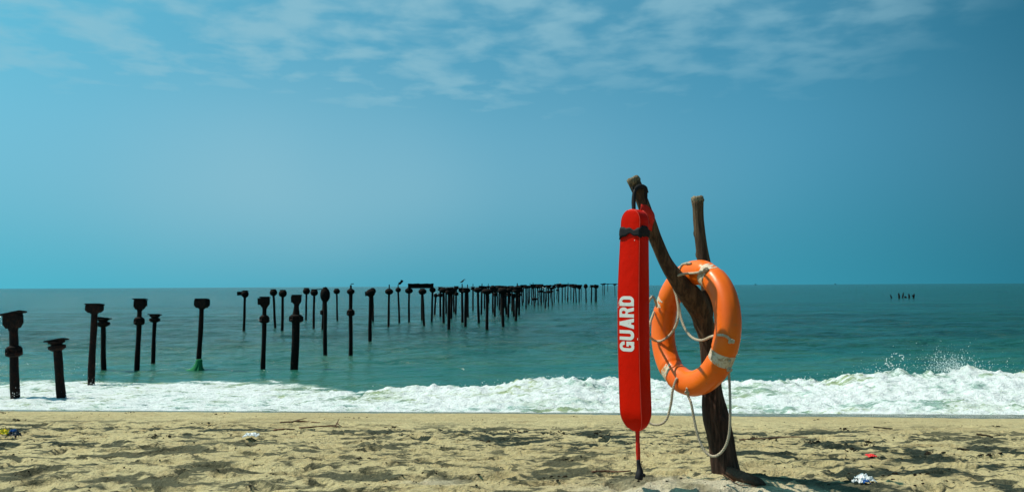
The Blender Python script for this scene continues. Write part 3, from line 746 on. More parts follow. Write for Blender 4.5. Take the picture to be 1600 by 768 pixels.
# broken slab on the tilted-slab post (rests there, a thing of its own)
D = on_level(624, 503).y
mb = MB(); Mr = Matrix.Rotation(-0.80, 3, 'Y')
mb.box((0, 0, 0), (0.42, 0.30, 0.16), Mr); mb.box(Mr @ Vector((0.12, 0, 0.10)), (0.10, 0.24, 0.05), Mr); mb.box(Mr @ Vector((-0.14, 0, 0.10)), (0.07, 0.24, 0.06), Mr)
mb.box(Mr @ Vector((-0.26, 0, 0.03)), (0.12, 0.12, 0.07), Mr)
o = mb.build('broken_bracket', M_IRON, loc=at(626.5, 440.8, D)); tag(o, 'broken slab tilting up to the right on a post left of the beam', 'bracket')

# stumps far out on the right
for i, (bx, by, tx, ty, rr) in enumerate([(1393, 465.5, 1391, 460, 0.13), (1405, 465.5, 1404, 457.3, 0.17), (1410, 465, 1411.5, 456.8, 0.14), (1415, 465, 1413.5, 462.5, 0.22), (1420.5, 465.5, 1420, 458.5, 0.16), (1427, 465.5, 1428.5, 458.5, 0.16)]):
    B = on_level(bx, by); T = at(tx, ty, B.y) - B
    mb = MB(); pts = [T * -0.4 + Vector((0, 0, -0.4)), Vector((0, 0, 0)), T * 0.5 + Vector((0.03, 0, 0)), T * 0.85, T]
    mb.tube(pts, [rr * 1.25, rr * 1.15, rr, rr * 0.8, rr * 0.45], 9)
    if i == 5: mb.box(T * 0.55 + Vector((-0.2, 0, 0)), (0.3, 0.2, 0.28))
    o = mb.build('pile_stump', M_IRON, loc=B)
    tag(o, 'broken pile stump far out on the right, ' + ['leftmost of six', 'second from left of six', 'third from left, pointed top', 'lowest of six, a flat lump', 'fifth from left of six', 'rightmost of six, knobbed'][i], 'pile stump', 'broken pile stumps far out on the right')

# two ships hull-down on the horizon
for px, w_, lab in ((1180.5, 30, 'tiny faint ship on the horizon, the left one right of the lifebuoy'), (1305, 24, 'tiny faint ship on the horizon, the right one before the stumps')):
    Y = 9000.0
    p = at(px, 442.9, Y)
    root = empty('distant_ship', (p.x, Y, 0)); tag(root, lab, 'ship', 'ships on the horizon')
    mb = MB(); n = 8
    vs = [(-w_ * 0.50, -5, 0), (w_ * 0.44, -5, 0), (w_ * 0.55, 0, 6), (w_ * 0.44, 5, 0), (-w_ * 0.50, 5, 0), (-w_ * 0.52, -6, 5), (w_ * 0.44, -6, 5), (w_ * 0.44, 6, 5), (-w_ * 0.52, 6, 5)]
    mb.add(vs, [(0, 1, 6, 5), (1, 2, 6), (1, 3, 2), (3, 7, 2), (3, 4, 8, 7), (4, 0, 5, 8), (5, 6, 7, 8), (6, 2, 7), (0, 4, 3, 1)])
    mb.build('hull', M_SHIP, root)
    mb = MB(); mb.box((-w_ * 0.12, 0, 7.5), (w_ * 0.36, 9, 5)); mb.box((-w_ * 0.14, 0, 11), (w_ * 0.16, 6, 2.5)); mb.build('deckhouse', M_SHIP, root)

# green net round one post's foot
B = on_level(310, 577); v, f = [], []
nr, ns = 10, 36
for i in range(nr):
    t_ = i / (nr - 1)
    for k in range(ns):
        a = 2 * math.pi * k / ns
        r_ = 0.10 + 0.045 * t_ + 0.10 * t_ ** 2.2 * (1 + 0.35 * math.sin(5 * a + 1) + 0.2 * math.sin(9 * a))
        r_ *= 1 + (1.1 * t_ ** 2 if math.cos(a) < 0 else -0.25 * t_) * abs(math.cos(a)) + 0.10 * math.sin(11 * a + 4 * t_)
        v.append((r_ * math.cos(a) + 0.03 * (1 - t_), r_ * 0.8 * math.sin(a), 0.38 * (1 - t_) ** 1.3 - 0.03 * t_ + 0.02 * math.sin(7 * a + t_ * 6) * t_))
for i in range(nr - 1):
    for k in range(ns):
        k2 = (k + 1) % ns; f.append((i * ns + k, (i + 1) * ns + k, (i + 1) * ns + k2, i * ns + k2))
net = mesh_obj('fishing_net', v, f, M_NET, loc=B)
sm = net.modifiers.new('thick', 'SOLIDIFY'); sm.thickness = 0.015
tag(net, 'bright green fishing net bunched round the foot of a lone pier post', 'net')

# birds
def bird(loc, sc_, mat, label, face=1, lean=0.6):
    mb = MB()
    body = [(-0.16, 0, 0.02), (-0.08, 0, 0.06), (0, 0, 0.10), (0.07, 0, 0.15), (0.10, 0, 0.20), (0.13, 0, 0.235), (0.17, 0, 0.245), (0.20, 0, 0.24), (0.26, 0, 0.235)]
    rad = [0.012, 0.035, 0.06, 0.055, 0.032, 0.03, 0.033, 0.02, 0.004]
    pts = [Vector((p[0] * face, p[1], p[2] + 0.06)) * sc_ for p in body]
    mb.tube(pts, [r_ * sc_ for r_ in rad], 10)
    for s_ in (-1, 1): mb.tube([Vector((0.0, 0.02 * s_, 0.12)) * sc_, Vector((0.0, 0.025 * s_, -0.02)) * sc_], 0.008 * sc_, 5)
    o = mb.build('bird', mat, smooth=True, loc=loc); tag(o, label, 'bird', 'birds perched on the pier'); return o
bird(at(722, 443, on_level(722.5, 504).y), 1.15, M_BIRD, 'small dark bird perched on a pier post rod right of the beam')
bird(at(851.5, 454.4, on_level(852, 481).y), 1.6, M_BIRDW, 'white bird sitting on a short far pier post', -1)
bird(at(876, 444.3, on_level(876, 472).y), 1.2, M_BIRDW, 'tiny white bird on the far thin beam', -1)

# ------------------------------------------------------------------ forked driftwood post
def wood_tube(ctrl, step, segs, seed, knots=()):
    C = catmull(ctrl, step); pts = [Vector(c[:3]) for c in C]; rad = [c[3] for c in C]
    def w1(x, y, sd): return 0.6 * (math.sin(x * 2.1 + sd) * math.cos(y * 1.7 + sd * 2.3) + math.sin(x * 1.3 - y * 2.3 + sd * 1.1) * 0.7)
    def wob(s_, a):
        ca, sa = math.cos(a), math.sin(a)
        w_ = 1 + 0.07 * w1(ca * 1.3, s_ * 7 + sa * 1.3, seed) + 0.045 * w1(ca * 4, sa * 4 + s_ * 5, seed + 1) + 0.035 * w1(ca * 9 + s_ * 4, sa * 9 + s_ * 7, seed + 2) - 0.07 * max(0, math.sin(5 * a + 2.5 * math.sin(s_ * 5) + seed)) ** 8
        for ks, ka, kh, kw in knots:
            da = math.atan2(math.sin(a - ka), math.cos(a - ka))
            w_ += kh * math.exp(-((s_ - ks) / kw) ** 2 - (da / 0.5) ** 2)
        return w_
    return pts, rad, wob
def tr(px, py, Y, wpx):
    p = at(px, py, Y); return (p.x, p.y, p.z, wpx * 0.5 * Y / FPX)
post_root = empty('driftwood_post', (POST.x, POST.y, gz(POST.x, POST.y)))
tag(post_root, 'forked weathered driftwood post planted in the sand, holding tube and lifebuoy', 'post')
base = Vector(post_root.location)
trunk_ctrl = [tr(1141, 775, 4.43, 46), tr(1134, 735, 4.42, 43), tr(1127, 690, 4.42, 41), tr(1117, 645, 4.42, 38), tr(1113, 610, 4.42, 30), tr(1111, 570, 4.43, 29), tr(1106, 530, 4.43, 27),
              tr(1098, 498, 4.42, 31), tr(1085, 470, 4.38, 36), tr(1064, 443, 4.31, 27), tr(1043, 414, 4.27, 22), tr(1027, 381, 4.24, 20), tr(1014, 346, 4.21, 19.5), tr(1002, 310, 4.19, 19), tr(991, 284, 4.18, 20)]
trunk_ctrl = [(c[0] - base.x, c[1] - base.y, c[2] - base.z, c[3]) for c in trunk_ctrl]
pts, rad, wob = wood_tube(trunk_ctrl, 0.012, 36, 5, ((0.42, 3.4, 0.16, 0.03), (0.30, 0.3, 0.10, 0.03), (0.95, 1.2, 0.12, 0.03), (1.35, 4.0, 0.14, 0.03)))
mb = MB(); mb.tube(pts, rad, 36, wob)
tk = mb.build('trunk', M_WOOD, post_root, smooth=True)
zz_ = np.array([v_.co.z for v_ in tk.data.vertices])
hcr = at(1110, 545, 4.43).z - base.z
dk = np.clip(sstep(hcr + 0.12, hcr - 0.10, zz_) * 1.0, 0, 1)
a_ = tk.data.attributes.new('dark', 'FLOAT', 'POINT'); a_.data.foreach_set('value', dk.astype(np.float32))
br_ctrl = [tr(1099, 520, 4.44, 20), tr(1103, 488, 4.45, 24), tr(1107, 460, 4.47, 22), tr(1103, 425, 4.49, 20), tr(1096, 385, 4.50, 18), tr(1092, 350, 4.51, 17), tr(1091, 330, 4.51, 17), tr(1090, 314, 4.51, 19)]
br_ctrl = [(c[0] - base.x, c[1] - base.y, c[2] - base.z, c[3]) for c in br_ctrl]
pts2, rad2, wob2 = wood_tube(br_ctrl, 0.012, 28, 15, ((0.57, 0.9, 0.30, 0.018), (0.45, 0.9, 0.25, 0.018), (0.25, 3.0, 0.15, 0.03)))
mb = MB(); mb.tube(pts2, rad2, 28, wob2); br = mb.build('branch', M_WOOD, post_root, smooth=True)
def cut_end(p_prev, p_end, r_):
    d = (p_end - p_prev).normalized(); q = Vector((0, 0, 1)).rotation_difference(d).to_matrix()
    mb = MB(); mb.lathe([(r_ * 0.9, -0.012), (r_ * 1.03, 0.002), (r_ * 1.04, 0.014), (r_ * 0.98, 0.021), (r_ * 0.80, 0.027), (r_ * 0.2, 0.026)], 18, M=q, c=p_end)
    for i, v_ in enumerate(mb.v):
        w_ = 1 + 0.16 * math.sin(i * 2.3) * math.sin(i * 0.7); c_ = Vector(v_) - p_end; mb.v[i] = tuple(p_end + c_ * w_)
    return mb.build('cut_end', M_CUT, post_root, smooth=True)
cut_end(pts[-3], pts[-1], rad[-1]); cut_end(pts2[-3], pts2[-1], rad2[-1])

# ------------------------------------------------------------------ lifebuoy
RC = at(1083.5, 511, 4.31)
n_ = Vector((-0.925, -0.37, 0.11)).normalized()
vv = Vector((0, 0, 1)); vv = (vv - n_ * vv.dot(n_)).normalized(); uu = vv.cross(n_).normalized()
if uu.x < 0: uu = -uu
tw = math.radians(-5); uu, vv = (uu * math.cos(tw) + vv * math.sin(tw)), (vv * math.cos(tw) - uu * math.sin(tw))
Rc_, rr_ = 0.297, 0.068
def ring_pt(th, ph, k=1.0, R=Rc_, r=rr_):
    """th clockwise from the top, ph round the section: 0 = outwards, 90 = front"""
    c, s_ = math.cos(ph), math.sin(ph); e = 0.88
    ca = math.copysign(abs(c) ** e, c); sa = math.copysign(abs(s_) ** e, s_)
    ridge = 1 + 0.035 * math.exp(-((math.atan2(s_, c)) / 0.10) ** 2)
    rad_ = R + r * k * ca * ridge * (0.98)
    dirv = uu * math.sin(th) + vv * math.cos(th)
    return RC + dirv * rad_ + n_ * (r * k * 0.92 * sa)
ring_root = empty('lifebuoy', RC)
tag(ring_root, 'orange lifebuoy ring with white rope hung in the fork of the post', 'lifebuoy')
BANDS = [math.radians(a) for a in (18, 112, 206, 289)]
NT_, NP_ = 180, 48; v, f = [], []
for i in range(NT_):
    th = 2 * math.pi * i / NT_
    dip = 1.0
    for b in BANDS:
        d_ = abs(math.atan2(math.sin(th - b), math.cos(th - b)))
        dip = min(dip, 0.945 + 0.055 * float(sstep(math.radians(6.0), math.radians(8.0), d_)))
    for k in range(NP_): v.append(ring_pt(th, 2 * math.pi * k / NP_, dip) - RC)
for i in range(NT_):
    i2 = (i + 1) % NT_
    for k in range(NP_):
        k2 = (k + 1) % NP_; f.append((i * NP_ + k, i * NP_ + k2, i2 * NP_ + k2, i2 * NP_ + k))
o = mesh_obj('ring', v, f, M_ORANGE, ring_root)
BPH = [(5, 200), (-90, 270), (35, 125), (-10, 95)]; BSK = [0.006, 0.0, 0.012, 0.010]
for bi, b in enumerate(BANDS):
    v, f = [], []; ni = 7
    for i in range(ni):
        th = b + math.radians(-5.2 + 10.4 * i / (ni - 1))
        for k in range(NP_):
            v.append(ring_pt(th + BSK[bi] * math.sin(k * 0.8), 2 * math.pi * k / NP_, 0.962 + 0.004 * math.sin(i * 1.7 + k * 0.9)) - RC)
    p0, p1 = BPH[bi]
    for i in range(ni - 1):
        for k in range(NP_):
            dg = 360.0 * k / NP_; dg = dg - 360 if dg > 270 else dg
            e0, e1 = p0 + 14 * math.sin(i * 2.1 + bi), p1 + 16 * math.sin(i * 1.6 + bi * 2)
            if not (e0 <= dg <= e1): continue
            k2 = (k + 1) % NP_; f.append((i * NP_ + k, i * NP_ + k2, (i + 1) * NP_ + k2, (i + 1) * NP_ + k))
    mesh_obj('tape_band', v, f, M_BAND, ring_root)

def rope(name, ctrl, parent, r_=0.0068, origin=RC):
    C = catmull([tuple(c) for c in ctrl], 0.0035); P = [Vector(c[:3]) - origin for c in C]
    mb = MB(); n = len(P)
    T = [(P[min(i + 1, n - 1)] - P[max(i - 1, 0)]).normalized() for i in range(n)]
    N = Vector((0, 1, 0)); N = (N - T[0] * N.dot(T[0])).normalized()
    strands = [[], [], []]; s_ = 0
    for i in range(n):
        N = (N - T[i] * N.dot(T[i])).normalized(); Bv = T[i].cross(N)
        if i: s_ += (P[i] - P[i - 1]).length
        for q in range(3):
            a = 2 * math.pi * q / 3 + s_ * 2 * math.pi / 0.042
            strands[q].append(P[i] + (N * math.cos(a) + Bv * math.sin(a)) * r_ * 0.52)
    for st in strands: mb.tube(st, r_ * 0.56, 6)
    return mb.build(name, M_ROPE, parent, smooth=True)
def knot(p, s_, parent, seed=1, origin=RC):
    mb = MB(); rg = random.Random(seed); p = Vector(p) - origin; pts_ = []
    for i in range(40):
        t_ = i / 39 * 2 * math.pi * 2
        pts_.append(p + Vector((math.sin(t_) + 2 * math.sin(2 * t_ * 0.5), 0.8 * math.cos(t_ * 1.5), math.cos(t_) - 1.2 * math.cos(t_ * 0.5 * 3))) * s_ * 0.42)
    mb.tube(pts_, s_ * 0.42, 7); return mb.build('rope_knot', M_ROPE, parent, smooth=True)
def in_ring(p):
    q = p - RC; h_ = q.dot(n_); pl = q - n_ * h_
    return math.hypot(pl.length - Rc_, h_) <= rr_
def RF(px, py, gap=0.006):
    """point just in front of the ring's surface on this line of sight"""
    Y = 3.7
    while Y < 4.9:
        if in_ring(at(px, py, Y)): return at(px, py, Y - gap)
        Y += 0.003
    return at(px, py, RC.y - 0.2)
def R_(px, py, Y): return at(px, py, Y)
# top -> left : slack bight hanging inside the ring and looping out on the left
rope('grab_rope', [RF(1103, 421), RF(1097, 424), RF(1086, 426), RF(1075, 427), R_(1066, 428, 4.22), R_(1058, 431, 4.26)], ring_root)
rope('grab_rope', [RF(1080, 411), RF(1075, 411, 0.012), RF(1069, 412), RF(1064, 416), R_(1058, 430, 4.38), R_(1053, 448, 4.42), R_(1057, 463, 4.40), R_(1060, 484, 4.36), R_(1058, 503, 4.34), RF(1049, 520, 0.025), RF(1036, 531, 0.022),
                   RF(1024, 532, 0.022), R_(1014, 524, 4.36), R_(1009, 511, 4.38), R_(1009, 490, 4.42), R_(1013, 472, 4.44), RF(1020, 463, 0.010), RF(1024, 470), RF(1026, 478)], ring_root)
# left -> bottom : behind the rescue tube and back
rope('grab_rope', [RF(1022, 487), R_(1015, 508, 4.42), R_(1012, 535, 4.42), R_(1009, 560, 4.42), R_(1003, 600, 4.40), R_(1004, 640, 4.38), R_(1014, 659, 4.36), R_(1028, 663, 4.34), R_(1041, 655, 4.32), R_(1048, 632, 4.31), R_(1051, 610, 4.30), RF(1055, 596), RF(1058, 590)], ring_root)
# bottom -> right : long loop round the front of the foot
rope('grab_rope', [RF(1073, 606), R_(1075, 617, 4.24), R_(1080, 630, 4.22), R_(1085, 657, 4.21), R_(1092, 685, 4.19), R_(1103, 706, 4.16), R_(1117, 712, 4.13), R_(1131, 701, 4.10), R_(1139, 678, 4.07), R_(1141, 640, 4.05), RF(1140, 600, 0.02), RF(1139, 584, 0.010), RF(1140, 563)], ring_root)
# right -> top : across the hole in front of the trunk
rope('grab_rope', [RF(1143, 533), RF(1136, 526, 0.010), RF(1126, 523, 0.02), R_(1112, 525, 4.14), R_(1097, 531, 4.20), R_(1082, 527, 4.28), R_(1071, 514, 4.34), R_(1064, 496, 4.39), R_(1061, 478, 4.43), R_(1055, 455, 4.46), R_(1052, 440, 4.46)], ring_root)
for i, (px, py, g_, s_) in enumerate([(1103, 421, 0.010, 0.010), (1143, 533, 0.010, 0.010), (1140, 577, 0.012, 0.009), (1074, 612, 0.010, 0.009), (1075, 411, 0.010, 0.006)]):
    knot(RF(px, py, g_), s_, ring_root, i)

# ------------------------------------------------------------------ rescue tube
YT = 4.06
t_top, t_bot = at(992.5, 327, YT), at(994.5, 673, YT)
tube_root = empty('rescue_tube', t_bot)
tag(tube_root, 'red foam rescue tube lettered GUARD hanging from the left branch of the post', 'rescue tube')
axd = (t_bot - t_top); TL = axd.length; axd.normalize()
yaw_ = math.radians(43)
fn = Vector((-math.sin(yaw_), -math.cos(yaw_), 0)); fn = (fn - axd * fn.dot(axd)).normalized()      # printed face looks left and to the viewer
fs = axd.cross(fn).normalized()
if fs.x < 0: fs = -fs                                                                                # face direction towards image right
TW, TT = 0.132, 0.094
def hw(s_):
    a = 0.066 * 1.0; b = 0.10
    w_ = TW / 2 * (0.90 + 0.10 * float(sstep(0.05, 0.45, s_)))
    if s_ < a: w_ *= math.sqrt(max(1e-4, 1 - ((a - s_) / a) ** 2))
    if s_ > TL - b: w_ *= max(1e-4, 1 - ((s_ - TL + b) / b) ** 2) ** 0.42
    return w_
def ht(s_):
    t_ = TT / 2
    t_ *= 0.86 + 0.14 * float(sstep(0.02, 0.5, s_))
    if s_ < 0.02: t_ *= 0.86 + 0.14 * math.sqrt(max(0, 1 - ((0.02 - s_) / 0.02) ** 2))
    if s_ > TL - 0.12: t_ *= max(0.02, 1 - ((s_ - TL + 0.12) / 0.12) ** 2.2 * 0.75)
    return t_
def bow(s_):                                         # the foam bar hangs slightly bent
    return fs * (-0.015 * math.sin(math.pi * min(1, max(0, s_ / TL))))
def tube_pt(s_, a, b):                               # a across the face, b through the thickness (front positive)
    return t_top + axd * s_ + fs * a + fn * b + bow(s_) - t_bot
ss = sorted(set([0.0005, 0.002, 0.005, 0.01, 0.016, 0.024, 0.034, 0.046, 0.058] + list(np.linspace(0.07, TL - 0.13, 46)) + list(TL - 0.13 + 0.13 * np.sin(np.linspace(0, math.pi / 2, 18)) - 0.0004)))
sec = []
cr = 0.010
def section(hwv, htv):
    c = min(cr, hwv * 0.8, htv * 0.8); out = []
    for (sx, sy, a0) in ((1, 1, 0), (-1, 1, 90), (-1, -1, 180), (1, -1, 270)):
        for k in range(5):
            a = math.radians(a0 + 22.5 * k)
            out.append((sx * (hwv - c) + c * math.cos(a), sy * (htv - c) + c * math.sin(a)))
    return out
v, f = [], []; nseg = 20
for s_ in ss:
    for a, b in section(hw(s_), ht(s_)): v.append(tube_pt(s_, a, b))
for i in range(len(ss) - 1):
    for k in range(nseg):
        k2 = (k + 1) % nseg; f.append((i * nseg + k, i * nseg + k2, (i + 1) * nseg + k2, (i + 1) * nseg + k))
f.append(tuple(range(nseg))); f.append(tuple((len(ss) - 1) * nseg + k for k in reversed(range(nseg))))
body = mesh_obj('float_body', v, f, M_RED, tube_root)
import bmesh
bm = bmesh.new(); bm.from_mesh(body.data); bmesh.ops.recalc_face_normals(bm, faces=bm.faces); bm.to_mesh(body.data); bm.free()
smooth_angle(body, 35)

# lettering, rotated to read upwards
def rbox(a, b, x0, x1, y0, y1, r_):
    cx_, cy_ = (x0 + x1) / 2, (y0 + y1) / 2
    dx, dy = np.abs(a - cx_) - (x1 - x0) / 2 + r_, np.abs(b - cy_) - (y1 - y0) / 2 + r_
    return np.hypot(np.maximum(dx, 0), np.maximum(dy, 0)) + np.minimum(np.maximum(dx, dy), 0) - r_ <= 0
def seg(a, b, p, q, t_):
    p, q = np.array(p), np.array(q); d = q - p
    u = np.clip(((a - p[0]) * d[0] + (b - p[1]) * d[1]) / d.dot(d), 0, 1)
    return np.hypot(a - p[0] - u * d[0], b - p[1] - u * d[1]) <= t_ / 2
LW, ST = 0.66, 0.225
def glyph(c, a, b):
    if c == 'G':
        g = rbox(a, b, 0, LW, 0, 1, 0.30) & ~rbox(a, b, ST, LW - ST, ST * 0.85, 1 - ST * 0.85, 0.13)
        g &= ~((a > LW * 0.48) & (b > 0.52) & (b < 0.66))
        return g | ((a > LW * 0.50) & (a < LW) & (b > 0.37) & (b < 0.53)) | ((a > LW - 0.17) & (a < LW) & (b > 0.0) & (b < 0.5))
    if c == 'U':
        g = rbox(a, b, 0, LW, 0, 1.6, 0.30) & ~rbox(a, b, ST, LW - ST, ST * 0.9, 2, 0.13); return g & (b < 1)
    if c == 'A':
        e = LW + 0.04; x_l = b * (e / 2 - 0.11); wd = ST * 1.03
        l = (a > x_l) & (a < x_l + wd + 0.015); r_ = (a < e - x_l) & (a > e - x_l - wd - 0.015)
        return (l | r_ | ((b > 0.19) & (b < 0.35) & (a > x_l) & (a < e - x_l))) & (b < 1) & (b > 0)
    if c == 'R':
        g = rbox(a, b, -0.4, LW, 0.42, 1, 0.25) & ~rbox(a, b, ST, LW - ST, 0.42 + 0.155, 1 - 0.165, 0.10)
        leg = (b < 0.5) & (b > 0) & (np.abs(a - (LW - 0.10 - 0.16 * (b / 0.5) * 0.9 + 0.0)) < ST * 0.53)
        return ((g | (a < ST)) & (a > 0) & (a < LW) & (b > 0) & (b < 1)) | (leg & (a > 0))
    if c == 'D':
        g = rbox(a, b, -0.5, LW, 0, 1, 0.32) & ~rbox(a, b, ST, LW - ST, 0.165, 1 - 0.165, 0.16)
        g |= (a < ST) & (b > 0) & (b < 1); return g & (a > 0)
CAP = 0.088
dz_letter = (at(990, 460, YT).z - at(990, 548, YT).z) / 5.0
lw_real = dz_letter * 0.94
nb_, na_ = 84, 60
for li, ch_ in enumerate('GUARD'):
    s0 = (t_top - at(990, 548, YT)).length - li * dz_letter
    aa = (np.arange(na_) + 0.5) / na_ * (LW + 0.05); bb = (np.arange(nb_) + 0.5) / nb_
    A, Bq = np.meshgrid(aa, bb, indexing='ij')
    G = glyph(ch_, A, Bq)
    wear = fbm(A * 9 + li * 7, Bq * 9, 400 + li, 4, 0.6) > 1.12
    G = G & ~wear
    v, f = [], []; key = {}
    da, db = (LW + 0.05) / na_, 1.0 / nb_
    def vid(i, j):
        if (i, j) not in key:
            s_ = s0 - i * da / (LW + 0.05) * lw_real * 1.0
            ac = 0.048 - j * db * CAP
            key[(i, j)] = len(v); v.append(tube_pt(s_, ac - 0.012, ht(s_) + 0.0009))
        return key[(i, j)]
    for i in range(na_):
        for j in range(nb_):
            if G[i, j]: f.append((vid(i, j), vid(i + 1, j), vid(i + 1, j + 1), vid(i, j + 1)))
    o = mesh_obj('letter', v, f, M_LETTER, body, smooth=False)
    o['label'] = 'white capital letter ' + ch_
# flakes of older print
v, f = [], []
for s_, a, w_, h_ in ((0.478, -0.056, 0.005, 0.006), (0.490, -0.058, 0.003, 0.004), (0.470, -0.0545, 0.003, 0.008), (0.498, -0.060, 0.006, 0.003), (0.655, 0.057, 0.004, 0.010), (0.16, 0.03, 0.006, 0.003), (0.12, -0.02, 0.003, 0.003)):
    b0 = len(v)
    for q, w2 in ((-1, 0.6), (1, 1.0)):
        for p_ in (-1, 1): v.append(tube_pt(s_ + q * h_ / 2, a + p_ * w_ * w2 / 2, ht(s_) + 0.001))
    f.append((b0, b0 + 1, b0 + 3, b0 + 2))
mesh_obj('print_flake', v, f, M_LETTER, body, smooth=False)

M_SEAM = mat_plain('red_seam', (0.70, 0.05, 0.03), 0.5, 0.3, 0.3, 80, 0.001)
for sa, sb in ((1, 1), (-1, 1), (1, -1)):
    P = [tube_pt(s_, sa * (hw(s_) - 0.0022), sb * (ht(s_) - 0.0022)) for s_ in ss if 0.004 < s_ < TL - 0.012]
    mb = MB(); mb.tube(P, 0.0022, 6); mb.build('seam', M_SEAM, body, smooth=True)
# straps
def band_round(name, s0, hgt, jag, mat, grow=0.004):
    v, f = [], []; n = 64
    sc0 = section(hw(s0) + grow, ht(s0) + grow)
    per = []
    for i in range(len(sc0)):
        p0, p1 = np.array(sc0[i]), np.array(sc0[(i + 1) % len(sc0)])
        kk = max(1, int(np.linalg.norm(p1 - p0) / 0.006))
        for k in range(kk): per.append(p0 + (p1 - p0) * k / kk)
    n = len(per)
    for j in range(5):
        for i, (a, b) in enumerate(per):
            t_ = j / 4 - 0.5
            wv = jag * (0.5 * math.sin(i * 0.34) + 0.35 * math.sin(i * 0.83 + 1))
            v.append(tube_pt(s0 + t_ * hgt * (1 + 0.35 * math.sin(i * 0.27 + 2)) + wv, a * (1 + 0.02 * math.sin(j * 2 + i)), b * (1 + 0.02 * math.sin(j * 2 + i))))
    for j in range(4):
        for i in range(n):
            i2 = (i + 1) % n; f.append((j * n + i, j * n + i2, (j + 1) * n + i2, (j + 1) * n + i))
    o = mesh_obj(name, v, f, mat, tube_root); sm = o.modifiers.new('thick', 'SOLIDIFY'); sm.thickness = 0.003; sm.offset = 1; return o
band_round('chest_strap', 0.118, 0.042, 0.010, M_BLACK)
def ribbon(name, ctrl, width, mat, parent, wdir, thick=0.003, origin=None):
    C = catmull(ctrl, 0.006); v, f = [], []
    for i, c in enumerate(C):
        p = Vector(c[:3]) - (origin or t_bot); w_ = Vector(wdir).normalized() * width / 2 * (1 + 0.06 * math.sin(i * 0.4))
        v += [p - w_, p + w_]
    for i in range(len(C) - 1): f.append((2 * i, 2 * i + 1, 2 * i + 3, 2 * i + 2))
    o = mesh_obj(name, v, f, mat, parent); sm = o.modifiers.new('thick', 'SOLIDIFY'); sm.thickness = thick; sm.offset = 0; return o
# black loop slung over the branch head, down both sides to the tube
ribbon('hanging_strap', [at(991, 352, 4.10), at(990.5, 330, 4.115), at(990, 312, 4.125), at(991.5, 299, 4.13), at(996, 292, 4.135)], 0.021, M_BLACK, tube_root, (0.93, -0.25, 0.2))
ribbon('hanging_strap', [at(992, 297, 4.13), at(998, 292, 4.133), at(1005, 291.5, 4.138), at(1010, 294, 4.15), at(1012, 297, 4.18), at(1008, 297, 4.24), at(997, 293, 4.25), at(988, 294, 4.20), at(989, 297, 4.14)], 0.026, M_BLACK, tube_root, (-0.25, -0.1, 0.95))
ribbon('hanging_strap', [at(1008.5, 294, 4.145), at(1009.5, 304, 4.155), at(1009, 316, 4.165), at(1007, 330, 4.17)], 0.015, M_BLACK, tube_root, (0.93, -0.3, 0.1))
# red shoulder strap wound round the branch behind the tube
ribbon('shoulder_strap', [at(1000, 330, 4.12), at(1010, 333, 4.135), at(1018, 340, 4.16), at(1021, 352, 4.20), at(1017, 360, 4.25)], 0.075, M_REDWEB, tube_root, (0.15, -0.15, 0.97))
ribbon('shoulder_strap', [at(1003, 352, 4.13), at(1012, 352, 4.15), at(1020, 354, 4.19), at(1022, 357, 4.23)], 0.05, M_REDWEB, tube_root, (0.1, -0.1, 0.97))
# tail strap with black buckle
pz = at(998.5, 742, 4.06)
tail = ribbon('tail_strap', [at(996, 664, 4.06), at(996.5, 690, 4.06), at(997.5, 719, 4.06)], 0.021, M_REDWEB, tube_root, (0.95, -0.3, 0), 0.005)
mb = MB()
for dx, w0 in ((0, 1),):
    c_ = catmull([(*(at(997.5, 717, 4.06) - t_bot), 0.010), (*(at(998, 725, 4.06) - t_bot), 0.013), (*(at(999.5, 733, 4.055) - t_bot), 0.017), (*(at(999, 741, 4.05) - t_bot), 0.024), (*(at(998, 747, 4.05) - t_bot), 0.024)], 0.006)
    mb.tube([Vector(q[:3]) for q in c_], [q[3] for q in c_], 12, lambda s_, a: 1 + 0.22 * math.cos(2 * a) + 0.12 * math.sin(5 * a + s_ * 60))
mb.box(at(1004, 741, 4.04) - t_bot, (0.026, 0.02, 0.014), Matrix.Rotation(0.3, 3, 'Y'))
mb.build('buckle', M_BLACK, tail, smooth=True)

# ------------------------------------------------------------------ litter and driftwood on the sand
TS = np.linspace(3.3, 12.5, 700)
def ground_hit(px, py):
    d = ray(px, py)
    k = np.nonzero(EYE.z + d.z * TS <= ground(d.x * TS, d.y * TS))[0]
    p = EYE + d * (TS[k[0]] if len(k) else 9.0)
    p.z = gz(p.x, p.y); return p
def crumple(loc, sx, sy, hgt, mat, seed, name, label=None, parent=None, n=13, rot=0.0):
    v, f = [], []
    U, V = np.meshgrid(np.linspace(-1, 1, n), np.linspace(-1, 1, n))
    ed = 1 - 0.25 * np.abs(vnoise(U * 1.7 + seed, V * 1.7, seed))
    Xc = U * sx * ed + 0.12 * sx * vnoise(U * 2, V * 2 + seed, seed + 1); Yc = V * sy * ed + 0.12 * sy * vnoise(U * 2 + 9, V * 2 + seed, seed + 2)
    Zc = hgt * ((1 - 0.9 * (U ** 2 * 0.6 + V ** 2 * 0.5)) * 0.7 + 0.75 * np.abs(vnoise(U * 2.2 + seed, V * 2.2, seed + 3)) + 0.35 * np.abs(vnoise(U * 5 + seed, V * 5, seed + 4)))
    c, s_ = math.cos(rot), math.sin(rot)
    v = np.stack([Xc * c - Yc * s_, Xc * s_ + Yc * c, np.maximum(Zc, 0.002)], -1).reshape(-1, 3)
    idx = np.arange(n * n).reshape(n, n)
    f = np.stack([idx[:-1, :-1], idx[:-1, 1:], idx[1:, 1:], idx[1:, :-1]], -1).reshape(-1, 4)
    o = mesh_obj(name, v, f, mat, parent, smooth=False, loc=loc)
    sm = o.modifiers.new('thick', 'SOLIDIFY'); sm.thickness = 0.003
    if label: tag(o, label, 'litter', 'litter scattered on the sand')
    return o
g = ground_hit(18, 684)
